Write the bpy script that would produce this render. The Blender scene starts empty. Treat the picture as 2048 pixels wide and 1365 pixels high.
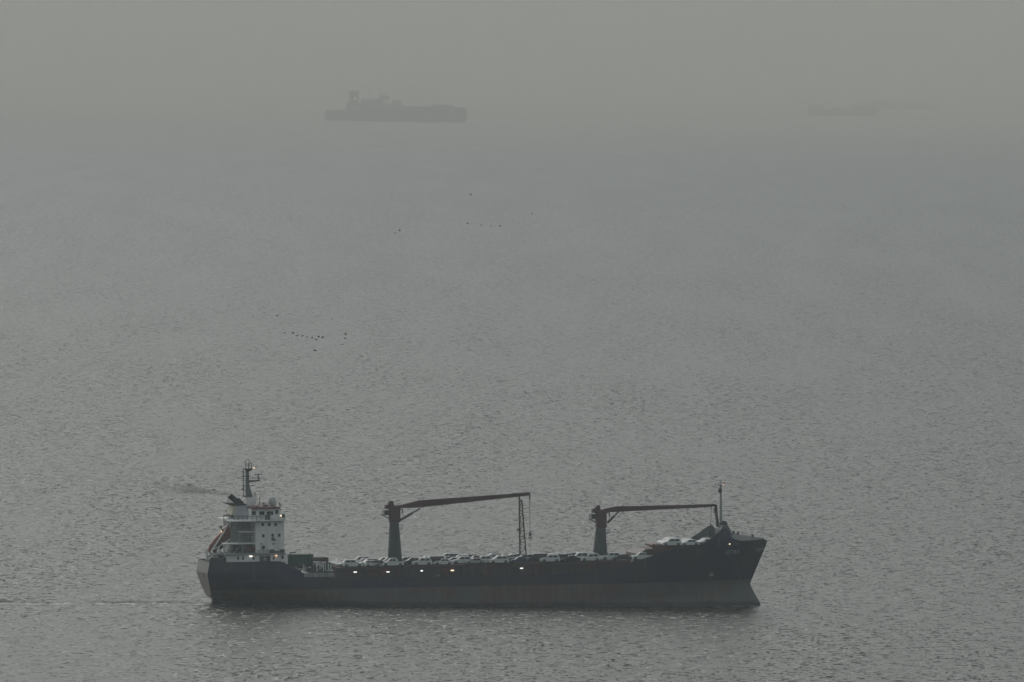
import bpy, bmesh, math, random
from mathutils import Vector, Matrix
random.seed(7)
scn = bpy.context.scene
col = scn.collection
R_ = math.radians

# ------------------------------------------------------------------ camera
F_PX = 22755.0                       # 400 mm lens on a 36 mm sensor, 2048 px wide
CAM_Z = 137.0
ROLL = R_(0.8)
PITCH = math.atan((682.5 - 45) / F_PX)
fwd = Vector((0, math.cos(PITCH), -math.sin(PITCH)))
upw = Vector((1, 0, 0)).cross(fwd)
c_r = math.cos(ROLL) * Vector((1, 0, 0)) + math.sin(ROLL) * upw
c_u = -math.sin(ROLL) * Vector((1, 0, 0)) + math.cos(ROLL) * upw
cam = bpy.data.cameras.new('camera')
cam.lens = F_PX / 2048 * 36
cam.sensor_width = 36
cam.clip_start = 1
cam.clip_end = 300000
cam_o = bpy.data.objects.new('camera', cam)
col.objects.link(cam_o)
cam_o.matrix_world = Matrix(((c_r.x, c_u.x, -fwd.x, 0), (c_r.y, c_u.y, -fwd.y, 0), (c_r.z, c_u.z, -fwd.z, CAM_Z), (0, 0, 0, 1)))
scn.camera = cam_o

# ------------------------------------------------------------------ sky, sun, exposure
SUN_EL, SUN_AZ = R_(30), R_(-28)      # azimuth from +Y towards +X
w = bpy.data.worlds.new('World')
scn.world = w
w.use_nodes = True
nt = w.node_tree
bg = nt.nodes['Background']
sky = nt.nodes.new('ShaderNodeTexSky')
sky.sky_type = 'NISHITA'
sky.sun_disc = False
sky.sun_elevation = SUN_EL
sky.sun_rotation = SUN_AZ
sky.air_density = 1.0
sky.dust_density = 8.0
sky.ozone_density = 1.0
hsv = nt.nodes.new('ShaderNodeHueSaturation')
hsv.inputs['Saturation'].default_value = 0.22      # overcast: the sky is nearly grey
nt.links.new(sky.outputs[0], hsv.inputs['Color'])
nt.links.new(hsv.outputs[0], bg.inputs[0])
bg.inputs[1].default_value = 0.05
cloud = nt.nodes.new('ShaderNodeBackground')        # even grey cloud layer over the whole sky
cloud.inputs[0].default_value = (0.875, 1.0, 0.975, 1)
cloud.inputs[1].default_value = 0.345
addw = nt.nodes.new('ShaderNodeAddShader')
nt.links.new(bg.outputs[0], addw.inputs[0]); nt.links.new(cloud.outputs[0], addw.inputs[1])
nt.links.new(addw.outputs[0], nt.nodes['World Output'].inputs[0])
sl = bpy.data.lights.new('sun', 'SUN')
sl.energy = 0.5
sl.angle = R_(40)
sl.color = (1.0, 0.95, 0.88)
so = bpy.data.objects.new('sun', sl)
col.objects.link(so)
sd = Vector((math.sin(SUN_AZ) * math.cos(SUN_EL), math.cos(SUN_AZ) * math.cos(SUN_EL), math.sin(SUN_EL)))
so.rotation_euler = sd.to_track_quat('Z', 'Y').to_euler()
so.location = (0, 0, 500)
scn.view_settings.view_transform = 'Standard'
scn.view_settings.look = 'None'
scn.view_settings.gamma = 1
scn.view_settings.exposure = -0.55

# ------------------------------------------------------------------ ship frame
TH = R_(11)                          # the bow points a little away from the camera
TRIM = 0.0228                        # she sits down by the stern
ROOT = Vector((-8.54, 2674.05, 0.0))
FR = Matrix.Translation(ROOT) @ Matrix.Rotation(TH, 4, 'Z') @ Matrix.Rotation(-TRIM, 4, 'Y')
FI = FR.inverted()

def ray(px, py):
    return fwd + (px - 1024) / F_PX * c_r - (py - 682.5) / F_PX * c_u

def S(px, py, v):
    """measured point of the photograph on the ship's fore-and-aft plane v -> (along, up) in metres"""
    o = FI @ Vector((0, 0, CAM_Z))
    d = FI.to_3x3() @ ray(px, py)
    t = (v - o.y) / d.y
    P = o + d * t
    return P.x, P.z

def tab(pts):
    pts = sorted(pts)
    def f(x):
        if x <= pts[0][0]: return pts[0][1]
        for (a, b), (c, d) in zip(pts, pts[1:]):
            if x <= c: return b + (d - b) * (x - a) / (c - a)
        return pts[-1][1]
    return f

# ------------------------------------------------------------------ materials
MATS = {}
def mat(name, color, rough=0.55, metal=0.0, var=0.12, scale=0.6, spots=None, emit=None, strength=1.0):
    if name in MATS: return MATS[name]
    m = bpy.data.materials.new(name)
    m.use_nodes = True
    n = m.node_tree
    b = n.nodes['Principled BSDF']
    b.inputs['Roughness'].default_value = rough
    b.inputs['Metallic'].default_value = metal
    tc = n.nodes.new('ShaderNodeTexCoord')
    mp = n.nodes.new('ShaderNodeMapping')
    mp.inputs['Scale'].default_value = (scale, scale, scale * 0.35)
    no = n.nodes.new('ShaderNodeTexNoise')
    no.inputs['Scale'].default_value = 1.0
    no.inputs['Detail'].default_value = 6
    n.links.new(tc.outputs['Object'], mp.inputs[0]); n.links.new(mp.outputs[0], no.inputs['Vector'])
    mix = n.nodes.new('ShaderNodeMix'); mix.data_type = 'RGBA'
    ramp = n.nodes.new('ShaderNodeMapRange')
    ramp.inputs['From Min'].default_value = 0.35; ramp.inputs['From Max'].default_value = 0.65
    n.links.new(no.outputs['Fac'], ramp.inputs['Value'])
    n.links.new(ramp.outputs[0], mix.inputs['Factor'])
    c = color
    mix.inputs[6].default_value = (c[0] * (1 - var), c[1] * (1 - var), c[2] * (1 - var), 1)
    mix.inputs[7].default_value = (c[0] * (1 + var), c[1] * (1 + var), c[2] * (1 + var), 1)
    out = mix.outputs[2]
    if spots:                        # rust, dirt: own colour, own outline
        n2 = n.nodes.new('ShaderNodeTexNoise'); n2.inputs['Scale'].default_value = spots[1]; n2.inputs['Detail'].default_value = 8
        mp2 = n.nodes.new('ShaderNodeMapping'); mp2.inputs['Scale'].default_value = (1, 1, 0.3)
        n.links.new(tc.outputs['Object'], mp2.inputs[0]); n.links.new(mp2.outputs[0], n2.inputs['Vector'])
        r2 = n.nodes.new('ShaderNodeMapRange'); r2.inputs['From Min'].default_value = spots[2]; r2.inputs['From Max'].default_value = spots[2] + 0.08
        n.links.new(n2.outputs['Fac'], r2.inputs['Value'])
        mx = n.nodes.new('ShaderNodeMix'); mx.data_type = 'RGBA'
        n.links.new(r2.outputs[0], mx.inputs['Factor']); n.links.new(out, mx.inputs[6]); mx.inputs[7].default_value = (*spots[0], 1)
        out = mx.outputs[2]
    n.links.new(out, b.inputs['Base Color'])
    if emit:
        b.inputs['Emission Color'].default_value = (*emit, 1)
        b.inputs['Emission Strength'].default_value = strength
    MATS[name] = m
    return m

RUST = (0.10, 0.045, 0.03)
WHITE = mat('ship_white', (0.78, 0.80, 0.80), 0.5, spots=((0.30, 0.24, 0.2), 1.3, 0.66))
GREYP = mat('ship_grey', (0.30, 0.32, 0.32), 0.6, spots=(RUST, 1.6, 0.68))
DKGREY = mat('dark_grey_paint', (0.05, 0.058, 0.062), 0.6)
BLACKP = mat('black_paint', (0.015, 0.016, 0.018), 0.5)
MAROON = mat('maroon_paint', (0.082, 0.036, 0.040), 0.6, spots=((0.09, 0.05, 0.035), 1.2, 0.62))
REDBR = mat('red_brown_paint', (0.12, 0.045, 0.04), 0.6)
CRGREEN = mat('grey_green_paint', (0.045, 0.060, 0.066), 0.55, spots=(RUST, 1.5, 0.7))
GREENC = mat('green_container_paint', (0.018, 0.085, 0.062), 0.55, spots=(RUST, 2.0, 0.7))
DECKM = mat('deck_paint', (0.08, 0.06, 0.05), 0.7, spots=(RUST, 0.8, 0.6))
LINING = mat('bulwark_green_grey', (0.10, 0.13, 0.125), 0.6, spots=(RUST, 1.0, 0.68))
CREAM = mat('cream_paint', (0.55, 0.52, 0.40), 0.5)
ORANGE = mat('lifeboat_orange', (0.20, 0.065, 0.035), 0.45, spots=((0.09, 0.05, 0.035), 1.0, 0.62))
GLASS = mat('window_glass', (0.02, 0.024, 0.028), 0.08, var=0.05)
WIRE = mat('wire', (0.03, 0.03, 0.03), 0.6)
LETTER = mat('lettering_white', (0.32, 0.33, 0.35), 0.6, spots=((0.03, 0.035, 0.05), 3.0, 0.64))
LAMPW = mat('lamp_white', (0.9, 0.9, 0.9), 0.5, emit=(1.0, 0.97, 0.90), strength=2.2)
LAMPY = mat('lamp_warm', (0.9, 0.8, 0.6), 0.5, emit=(1.0, 0.82, 0.55), strength=2.0)
LAMPO = mat('lamp_orange', (0.9, 0.5, 0.3), 0.5, emit=(1.0, 0.62, 0.38), strength=1.8)
TYRE = mat('tyre', (0.02, 0.02, 0.02), 0.8)
RIM = mat('wheel_rim', (0.18, 0.18, 0.19), 0.4, metal=0.4)

def hull_material():
    m = bpy.data.materials.new('hull_paint')
    m.use_nodes = True
    n = m.node_tree; L = n.links
    b = n.nodes['Principled BSDF']; b.inputs['Roughness'].default_value = 0.5
    tc = n.nodes.new('ShaderNodeTexCoord')
    sep = n.nodes.new('ShaderNodeSeparateXYZ'); L.new(tc.outputs['Object'], sep.inputs[0])
    def noise(scale, sx, sz, detail=6):
        mp = n.nodes.new('ShaderNodeMapping'); mp.inputs['Scale'].default_value = (sx, sx, sz)
        L.new(tc.outputs['Object'], mp.inputs[0])
        t = n.nodes.new('ShaderNodeTexNoise'); t.inputs['Scale'].default_value = scale; t.inputs['Detail'].default_value = detail
        L.new(mp.outputs[0], t.inputs['Vector']); return t.outputs['Fac']
    def rng(v, a, c):
        r = n.nodes.new('ShaderNodeMapRange'); r.inputs['From Min'].default_value = a; r.inputs['From Max'].default_value = c
        L.new(v, r.inputs['Value']); return r.outputs[0]
    def mix(f, a, c):
        x = n.nodes.new('ShaderNodeMix'); x.data_type = 'RGBA'
        L.new(f, x.inputs['Factor'])
        for s, q in ((6, a), (7, c)):
            if isinstance(q, tuple): x.inputs[s].default_value = (*q, 1)
            else: L.new(q, x.inputs[s])
        return x.outputs[2]
    top = mix(rng(noise(0.12, 1, 1), 0.42, 0.6), (0.012, 0.016, 0.052), (0.020, 0.026, 0.038))
    top = mix(rng(noise(1.2, 1, 0.10, 8), 0.57, 0.70), top, (0.06, 0.055, 0.052))
    low = mix(rng(noise(0.10, 1, 1.6), 0.46, 0.58), (0.078, 0.090, 0.092), (0.100, 0.055, 0.055))
    low = mix(rng(noise(1.0, 1, 0.12, 8), 0.5, 0.68), low, (0.12, 0.115, 0.10))
    # weed and wet band close to the water
    tr = n.nodes.new('ShaderNodeMath'); tr.operation = 'MULTIPLY_ADD'; tr.inputs[1].default_value = TRIM
    L.new(sep.outputs['X'], tr.inputs[0]); L.new(sep.outputs['Z'], tr.inputs[2])       # height above the sea
    nz = n.nodes.new('ShaderNodeMath'); nz.operation = 'MULTIPLY_ADD'; nz.inputs[1].default_value = -1.2
    L.new(noise(0.15, 1, 0.0), nz.inputs[0]); L.new(tr.outputs[0], nz.inputs[2])
    low = mix(rng(nz.outputs[0], 0.1, 0.7), (0.018, 0.022, 0.020), low)
    c = mix(rng(sep.outputs['Z'], 4.72, 4.80), low, top)
    L.new(c, b.inputs['Base Color'])
    return m
HULLM = hull_material()

# ------------------------------------------------------------------ mesh builders
class MB:
    def __init__(s): s.v = []; s.f = []; s.pc = []
    def add(s, vs, fs):
        k = len(s.v); s.pc.append((k, len(s.f))); s.v += [tuple(p) for p in vs]; s.f += [tuple(i + k for i in q) for q in fs]; return s
    def box(s, a, b):
        (x0, y0, z0), (x1, y1, z1) = a, b
        return s.add([(x0, y0, z0), (x1, y0, z0), (x1, y1, z0), (x0, y1, z0), (x0, y0, z1), (x1, y0, z1), (x1, y1, z1), (x0, y1, z1)],
                     [(0, 3, 2, 1), (4, 5, 6, 7), (0, 1, 5, 4), (1, 2, 6, 5), (2, 3, 7, 6), (3, 0, 4, 7)])
    def prism(s, uw, v0, v1):        # outline in the (along, up) plane, from v0 to v1
        n = len(uw)
        return s.add([(u, v0, w) for u, w in uw] + [(u, v1, w) for u, w in uw],
                     [tuple(range(n)), tuple(reversed(range(n, 2 * n)))] + [(i, i + n, (i + 1) % n + n, (i + 1) % n) for i in range(n)])
    def tube(s, p, q, r, r2=None, n=8):
        p, q = Vector(p), Vector(q); r2 = r if r2 is None else r2
        d = (q - p).normalized(); a = d.orthogonal().normalized(); b = d.cross(a)
        vs = [p + r * (math.cos(t) * a + math.sin(t) * b) for t in [2 * math.pi * i / n for i in range(n)]]
        vs += [q + r2 * (math.cos(t) * a + math.sin(t) * b) for t in [2 * math.pi * i / n for i in range(n)]]
        return s.add(vs, [(i, (i + 1) % n, (i + 1) % n + n, i + n) for i in range(n)] + [tuple(reversed(range(n))), tuple(range(n, 2 * n))])
    def beam(s, p, q, hw, hh=None):  # square bar
        hh = hw if hh is None else hh
        p, q = Vector(p), Vector(q); d = (q - p).normalized()
        a = Vector((0, 1, 0)) if abs(d.y) < 0.9 else Vector((1, 0, 0))
        b = d.cross(a).normalized(); a = b.cross(d)
        vs = [e + x * hw * a + y * hh * b for e in (p, q) for x, y in ((-1, -1), (1, -1), (1, 1), (-1, 1))]
        return s.add(vs, [(0, 1, 2, 3), (7, 6, 5, 4), (0, 4, 5, 1), (1, 5, 6, 2), (2, 6, 7, 3), (3, 7, 4, 0)])
    def lathe(s, c, prof, n=14):     # prof: (radius, z)
        vs = []; fs = []
        for r, z in prof:
            vs += [(c[0] + r * math.cos(2 * math.pi * i / n), c[1] + r * math.sin(2 * math.pi * i / n), c[2] + z) for i in range(n)]
        for k in range(len(prof) - 1):
            fs += [(k * n + i, k * n + (i + 1) % n, (k + 1) * n + (i + 1) % n, (k + 1) * n + i) for i in range(n)]
        fs += [tuple(reversed(range(n))), tuple(range((len(prof) - 1) * n, len(prof) * n))]
        return s.add(vs, fs)
    def each(s, name, m, parent=None, join=1):     # every `join` pieces become an object of their own
        out = []; ends = s.pc[join::join] + [(len(s.v), len(s.f))]
        for (k, q), (k2, q2) in zip(s.pc[::join], ends):
            p = MB(); p.v = s.v[k:k2]; p.f = [tuple(i - k for i in f) for f in s.f[q:q2]]
            out.append(p.build(name, m, parent))
        return out
    def build(s, name, m, parent=None, smooth=False, bevel=0):
        me = bpy.data.meshes.new(name)
        me.from_pydata(s.v, [], s.f)
        bm = bmesh.new(); bm.from_mesh(me)
        bmesh.ops.recalc_face_normals(bm, faces=bm.faces)
        bm.to_mesh(me); bm.free()
        me.materials.append(m)
        if smooth:
            for p in me.polygons: p.use_smooth = True
        o = bpy.data.objects.new(name, me)
        col.objects.link(o)
        if parent: o.parent = parent
        if bevel:
            bv = o.modifiers.new('bevel', 'BEVEL'); bv.width = bevel; bv.segments = 2; bv.limit_method = 'ANGLE'
        return o

def tag(o, label=None, cat=None, group=None, kind=None):
    if label: o['label'] = label
    if cat: o['category'] = cat
    if group: o['group'] = group
    if kind: o['kind'] = kind
    return o
def empty(name, label, cat, group=None, mw=None):
    o = bpy.data.objects.new(name, None); o.empty_display_size = 1; col.objects.link(o)
    if mw is not None: o.matrix_world = mw
    return tag(o, label, cat, group)
def at_ship(u, v, w, rz=0):
    return FR @ Matrix.Translation((u, v, w)) @ Matrix.Rotation(rz, 4, 'Z')

# ------------------------------------------------------------------ sea
def sea_material(name='sea_water', waves=1.0):
    m = bpy.data.materials.new(name)
    m.use_nodes = True
    n = m.node_tree; L = n.links
    b = n.nodes['Principled BSDF']
    b.inputs['Base Color'].default_value = (0.022, 0.022, 0.014, 1)
    b.inputs['Roughness'].default_value = 0.31
    b.inputs['IOR'].default_value = 1.33
    geo = n.nodes.new('ShaderNodeNewGeometry')
    def nz(sx, sy, detail, off, rot=0.0, rough=0.55):
        mp = n.nodes.new('ShaderNodeMapping'); mp.vector_type = 'POINT'
        mp.inputs['Scale'].default_value = (1 / sx, 1 / sy, 1); mp.inputs['Location'].default_value = (off, off * 1.7, 0)
        mp.inputs['Rotation'].default_value = (0, 0, rot)
        L.new(geo.outputs['Position'], mp.inputs[0])
        t = n.nodes.new('ShaderNodeTexNoise'); t.noise_dimensions = '2D'
        t.inputs['Scale'].default_value = 1; t.inputs['Detail'].default_value = detail; t.inputs['Roughness'].default_value = rough
        L.new(mp.outputs[0], t.inputs['Vector']); return t
    def vm(op, a, c):
        x = n.nodes.new('ShaderNodeVectorMath'); x.operation = op
        for i, q in enumerate((a, c)):
            if q is None: continue
            if isinstance(q, tuple): x.inputs[i].default_value = q
            else: L.new(q, x.inputs[i])
        return x.outputs[0]
    acc = None
    for sx, sy, amp, det, off, rot in SEA_WAVES:
        t = nz(sx, sy, det, off, rot)
        v = vm('SUBTRACT', t.outputs['Color'], (0.5, 0.5, 0.5))
        v = vm('MULTIPLY', v, (amp * waves, amp * 1.3 * waves, 0))
        acc = v if acc is None else vm('ADD', acc, v)
    # gust patches: the ripples are stronger in some places
    g = nz(45, 500, 5, 5.0, -0.10).outputs['Fac']
    r = n.nodes.new('ShaderNodeMapRange'); r.inputs['From Min'].default_value = 0.3; r.inputs['From Max'].default_value = 0.7
    r.inputs['To Min'].default_value = 0.66; r.inputs['To Max'].default_value = 1.5
    L.new(g, r.inputs['Value'])
    sc = n.nodes.new('ShaderNodeVectorMath'); sc.operation = 'SCALE'
    L.new(acc, sc.inputs[0]); L.new(r.outputs[0], sc.inputs['Scale'])
    nn = vm('NORMALIZE', vm('ADD', sc.outputs[0], geo.outputs['Normal']), None)
    L.new(nn, b.inputs['Normal'])
    return m
# crosswise size, fore-and-aft size (m), slope, detail, offset, turn
SEA_WAVES = [(11, 32, 0.20, 2, 3.0, 0.05), (6.0, 13.0, 0.40, 2, 31.0, 0.02), (2.4, 4.6, 1.25, 3, 11.0, -0.04), (0.9, 2.6, 1.2, 2, 23.0, 0.06)]
SEAM = sea_material()
sm = MB()
NX = [-40000, -6000, -1500, -400, 400, 1500, 6000, 40000]; NY = [-500, 1000, 2000, 2500, 3000, 4500, 8000, 16000, 30000, 70000]
for j in range(len(NY) - 1):
    for i in range(len(NX) - 1):
        sm.add([(NX[i], NY[j], 0), (NX[i + 1], NY[j], 0), (NX[i + 1], NY[j + 1], 0), (NX[i], NY[j + 1], 0)], [(0, 1, 2, 3)])
sea = sm.build('sea', SEAM); 
bmw = bmesh.new(); bmw.from_mesh(sea.data); bmesh.ops.remove_doubles(bmw, verts=bmw.verts, dist=0.01); bmw.to_mesh(sea.data); bmw.free()
tag(sea, 'grey rippled open sea', 'sea', kind='structure')

# long low ridge of the ship's wake trailing from the stern
wk = MB(); N = 220; xs = []
rnd = random.Random(3)
for i in range(N + 1):
    t = i / N
    u = -62 - 75 * t - 0
    c = 1.5 * math.sin(t * 9) + 0.8 * math.sin(t * 31 + 1)
    h = (0.50 + 0.10 * math.sin(t * 21) + 0.05 * math.sin(t * 57)) * (0.55 + 0.45 * min(1, t * 5))
    wd = 3.5 + 1.5 * math.sin(t * 13 + 2)
    for k, (q, hh) in enumerate(((-1, 0), (-0.55, 0.35), (-0.1, 1), (0.2, 0.8), (0.6, 0.25), (1, 0))):
        P = Matrix.Rotation(TH, 3, 'Z') @ Vector((u, c + q * wd, 0)) + ROOT
        xs.append((P.x, P.y, 0.0 - 0.02 + hh * h))
wk.add(xs, [(i * 6 + k, i * 6 + k + 1, (i + 1) * 6 + k + 1, (i + 1) * 6 + k) for i in range(N) for k in range(5)])
wo = wk.build('wake', sea_material('wake_water', 0.45), smooth=True)
tag(wo, 'low dark ridge of water trailing behind the near cargo ship', 'wake', kind='structure')

FOAM = mat('foam', (0.66, 0.67, 0.65), 0.6, var=0.3, scale=0.8)
fo = MB(); rf_ = random.Random(9)
def foam_patch(u, c, l, wd, z=-0.02, hgt=0.10):                # thin raised scum of foam with a ragged outline
    n_ = 14; vs = []
    for k in range(n_):
        a = 2 * math.pi * k / n_; rr_ = 0.75 + 0.25 * rf_.random()
        P = Matrix.Rotation(TH, 3, 'Z') @ Vector((u + l / 2 * math.cos(a) * rr_, c + wd / 2 * math.sin(a) * rr_, 0)) + ROOT
        vs.append((P.x, P.y, z))
    cx = sum(v[0] for v in vs) / n_; cy = sum(v[1] for v in vs) / n_
    fo.add(vs + [(cx, cy, z + hgt)], [(k, (k + 1) % n_, n_) for k in range(n_)])
u = -64.0
while u > -140:
    l = rf_.uniform(1.5, 6); far_ = (-u - 64) / 76
    if rf_.random() < 0.4 + 0.55 * far_: foam_patch(u - l / 2, -5.6 + 1.5 * math.sin((-62 - u) / 75 * 9) + rf_.uniform(-.4, .4), l * (1 + 1.2 * far_), rf_.uniform(1.2, 2.4 + far_), hgt=rf_.uniform(0.18, 0.34))
    u -= l * 0.8
for u, c, l, wd in ((66.5, -3.2, 3.0, 0.9), (69.6, -0.9, 1.6, 1.0), (62.5, -5.6, 4.5, 0.7), (58, -8.0, 3.5, 0.5), (-63, -2.5, 3.0, 1.6), (-60, -4.8, 3.0, 1.0), (-65.5, -0.5, 2.4, 2.0)): foam_patch(u, c, l, wd)
u = 54.0
while u > -52:
    l = rf_.uniform(1, 3.5)
    if rf_.random() < 0.22: foam_patch(u, -10.5 - rf_.uniform(0, .4), l, rf_.uniform(0.3, 0.6), hgt=0.06)
    u -= l + rf_.uniform(0, 3)
fo_ = fo.build('foam', FOAM); tag(fo_, 'broken foam along the wake and waterline of the near cargo ship', 'foam', kind='stuff')

# ------------------------------------------------------------------ cargo ship
ship = empty('cargo_ship', 'near dark navy general cargo ship carrying cars, white house aft and two maroon cranes', 'ship', mw=FR.copy())
B = 10.0
def Z(px, py, v): return S(px, py, v)[1]
def U(px, py, v): return S(px, py, v)[0]
SHEER = [(421, 1125, -8), (480, 1124, -9), (556, 1122.5, -9.8), (566, 1125, -10), (585, 1134, -10), (600, 1141.5, -10), (608, 1149, -10), (640, 1156, -10), (674, 1157.5, -10),
         (900, 1154, -10), (1100, 1149, -10), (1200, 1143, -10), (1228, 1138, -10), (1250, 1129, -10), (1277, 1121, -9.8), (1309, 1110.5, -9.5), (1339, 1099.5, -9.2),
         (1396, 1092, -8.5), (1420, 1078, -8), (1437, 1064, -7.6), (1449, 1054.5, -7.4), (1457, 1064, -7), (1464, 1077, -6.4), (1480, 1082.5, -5.4), (1530, 1079, -0.6), (1534, 1082, 0)]
sheer = tab([S(*p) for p in SHEER])
STEM = [(1534, 1082), (1533, 1088), (1503, 1160), (1500, 1169), (1511, 1190), (1520, 1206), (1522, 1216), (1515, 1235)]
ustem = tab([(z, u) for u, z in [S(x, y, 0) for x, y in STEM]])
STERN = [(408, 1123), (403.5, 1146), (417, 1193), (424, 1195), (423, 1214), (430, 1230)]
ustern = tab([(z, u) for u, z in [S(x, y, 0) for x, y in STERN]])
zt_b = S(417, 1193, 0)[1]
def sm_(t): t = max(0, min(1, t)); return t * t * (3 - 2 * t)
def half(u, w_):
    us, ub = ustern(w_), ustem(w_)
    tw = (w_ - zt_b) / (10 - zt_b)
    bt = 0.5 + 2.2 * sm_((w_ - zt_b + 1.2) / 1.0) + 5.3 * math.sqrt(max(0, min(1, tw * 1.25))) if w_ > zt_b - 1.2 else 0.5
    la = 14 + 26 * (1 - max(0, min(1, w_ / 9)))
    t = max(0, min(1, (u - us) / la))
    b1 = bt + (B - bt) * (1 - (1 - t) ** 2.0)
    tt = max(0, min(1, (w_ - 1) / 13))
    lf = 46 - 16 * tt
    t = max(0, min(1, (u - (ub - lf)) / lf))
    b2 = B * (1 - t ** (1.7 + 1.3 * tt))
    if w_ < 4:   # bulb fullness
        b2 = max(b2, 1.3 * math.sqrt(max(0, 1 - t ** 6)) * min(1, (4 - w_) / 3)) if t > 0.85 else b2
    return min(b1, b2)
NS, NL = 150, 26
stations = []
for i in range(NS + 1):
    s = i / NS
    s = s + 0.015 * math.sin(2 * math.pi * s) * 0
    rowp = []
    zt = 9.0
    for _ in range(25):
        u = ustern(zt) + s * (ustem(zt) - ustern(zt)); zt = sheer(u)
    for j in range(NL + 1):
        w_ = -5 + (zt + 5) * j / NL
        u = ustern(w_) + s * (ustem(w_) - ustern(w_))
        rowp.append((u, w_, max(0.0, half(u, w_))))
    stations.append(rowp)
hm = MB()
for sgn in (-1, 1):
    vs = [(u, sgn * b, w_) for r in stations for (u, w_, b) in r]
    hm.add(vs, [(i * (NL + 1) + j, (i + 1) * (NL + 1) + j, (i + 1) * (NL + 1) + j + 1, i * (NL + 1) + j + 1) for i in range(NS) for j in range(NL)])
hull = hm.build('hull', HULLM, ship, smooth=True)
bm = bmesh.new(); bm.from_mesh(hull.data); bmesh.ops.remove_doubles(bm, verts=bm.verts, dist=0.003); bm.to_mesh(hull.data); bm.free()
# transom plate
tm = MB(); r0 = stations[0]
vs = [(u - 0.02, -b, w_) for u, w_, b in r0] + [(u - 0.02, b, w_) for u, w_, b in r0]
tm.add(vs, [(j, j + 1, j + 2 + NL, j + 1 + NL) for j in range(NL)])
TRM = mat('transom_lit_grey', (0.16, 0.18, 0.175), 0.6, spots=((0.24, 0.18, 0.15), 0.28, 0.5))  # grey lightened to carry the stern face's side light; brown patches are rust
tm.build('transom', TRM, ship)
tl = MB()
for k, dv in enumerate((-4.9, -3.4, -1.9)):
    u1, w1 = ustern(8.9) - 0.12, 8.6
    tl.box((u1 - 0.03, dv, w1), (u1, dv + 0.8, w1 + 0.16)).box((u1 - 0.03, dv + 0.3, w1 - 0.9), (u1, dv + 0.5, w1))
tl.build('stern_lettering', BLACKP, ship)
# decks just below the sheer
dk = MB()
def deck_w(u):
    return min(sheer(u) - 0.9, sheer(u + 1.5) - 0.9, sheer(u - 1.5) - 0.9) if u < 57 else sheer(u) - 0.9
rows = []
for i in range(0, NS + 1):
    u = stations[i][-1][0]
    wv = deck_w(u)
    if u > 55.5: wv = min(wv, 14.6)
    b = max(0, half(u, wv) - 0.05)
    rows.append((u, b, wv))
vs = [(u, -b, wv) for u, b, wv in rows] + [(u, b, wv) for u, b, wv in rows]
dk.add(vs, [(i, i + 1, i + 1 + NS + 1, i + NS + 1) for i in range(NS)])
dk.build('main_deck', DECKM, ship)
# inner face of the high bow bulwark
ln = MB()
idx = [i for i in range(NS + 1) if stations[i][-1][0] > 36]
for sgn in (-1, 1):
    base = []
    for i in idx:
        for j in range(NL - 12, NL + 1):
            u, w_, b = stations[i][j]
            base.append((u - 0.08, sgn * max(0, b - 0.12), w_))
    n_ = 13
    ln.add(base, [(a * n_ + j, (a + 1) * n_ + j, (a + 1) * n_ + j + 1, a * n_ + j + 1) for a in range(len(idx) - 1) for j in range(n_ - 1)])
ln.build('bulwark_lining', LINING, ship)
# turtle-back foredeck rising to a ridge on the centreline
fd = MB()
ridge = tab([S(1452, 1058, 0), S(1458, 1064.5, 0), S(1480, 1069, 0), S(1528, 1077, 0), S(1534, 1082, 0)])
ff = [i for i in range(NS + 1) if stations[i][-1][0] > 59.6]
fv = []
for i in ff:
    u, zt, b = stations[i][-1]
    e = max(sheer(u) - 0.15, 0); rz_ = max(ridge(u), e)
    for q in (-1, -0.6, -0.25, 0, 0.25, 0.6, 1):
        fv.append((u, q * max(0, b - 0.05), e + (rz_ - e) * (1 - abs(q) ** 1.3)))
fd.add(fv, [(a * 7 + j, (a + 1) * 7 + j, (a + 1) * 7 + j + 1, a * 7 + j + 1) for a in range(len(ff) - 1) for j in range(6)])
fd.build('foredeck', CRGREEN, ship)
fr = MB()
for x, y in ((1467, 1066), (1476, 1068), (1505, 1072.5)):
    u, w_ = S(x, y, 0); fr.tube((u, 0, w_ - 0.3), (u, 0, w_ + 0.45), 0.35, 0.25)
fr.each('foredeck_vent', DKGREY, ship)

# bow break: bulkhead and windlass cover round the foremast foot
bb = MB()
bb.prism([S(*p, 0) for p in ((1436, 1075), (1436, 1058), (1440, 1050), (1450, 1050), (1460, 1068), (1460, 1080))], -3.2, 3.2)
bb.build('mast_house', LINING, ship)
wl_ = MB(); u, w_ = S(1446, 1048, 0); wl_.tube((u, -1.6, w_), (u, 1.6, w_), 0.75, n=12); wl_.prism([S(1446, 1044, 0), S(1452, 1049, 0), S(1459, 1066, 0), S(1452, 1066, 0)], -0.4, 0.4)
wl_.build('windlass_drum', DKGREY, ship)
fm = MB(); u0, w0 = S(1442, 1052, 0); u1, w1 = S(1442.5, 972, 0); u2, w2 = S(1443, 959, 0)
fm.tube((u0, 0, w0), (u0, 0, w1), 0.34, 0.22).tube((u0, 0, w1), (u0, 0, w2), 0.12, 0.06)
fm.build('foremast', GREYP, ship)
fp = MB(); fp.box((u0 - 0.75, -0.7, w1 - 0.05), (u0 + 0.75, 0.7, w1 + 0.1)).beam((u0, -1.1, w1 + 1.2), (u0, 1.1, w1 + 1.2), 0.06)
fp.tube((u0 + 0.6, 0, w1), (u0 + 0.6, 0, w1 + 0.5), 0.09).tube((u0 - 0.15, 0, w1 - 1.6), (u0 - 0.15, 0, w1 - 0.6), 0.45, 0.4)
for q in (-0.7, 0.7): fp.beam((u0 + q, -0.7, w1 + 0.1), (u0 + q, -0.7, w1 + 0.75), 0.04)
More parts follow.
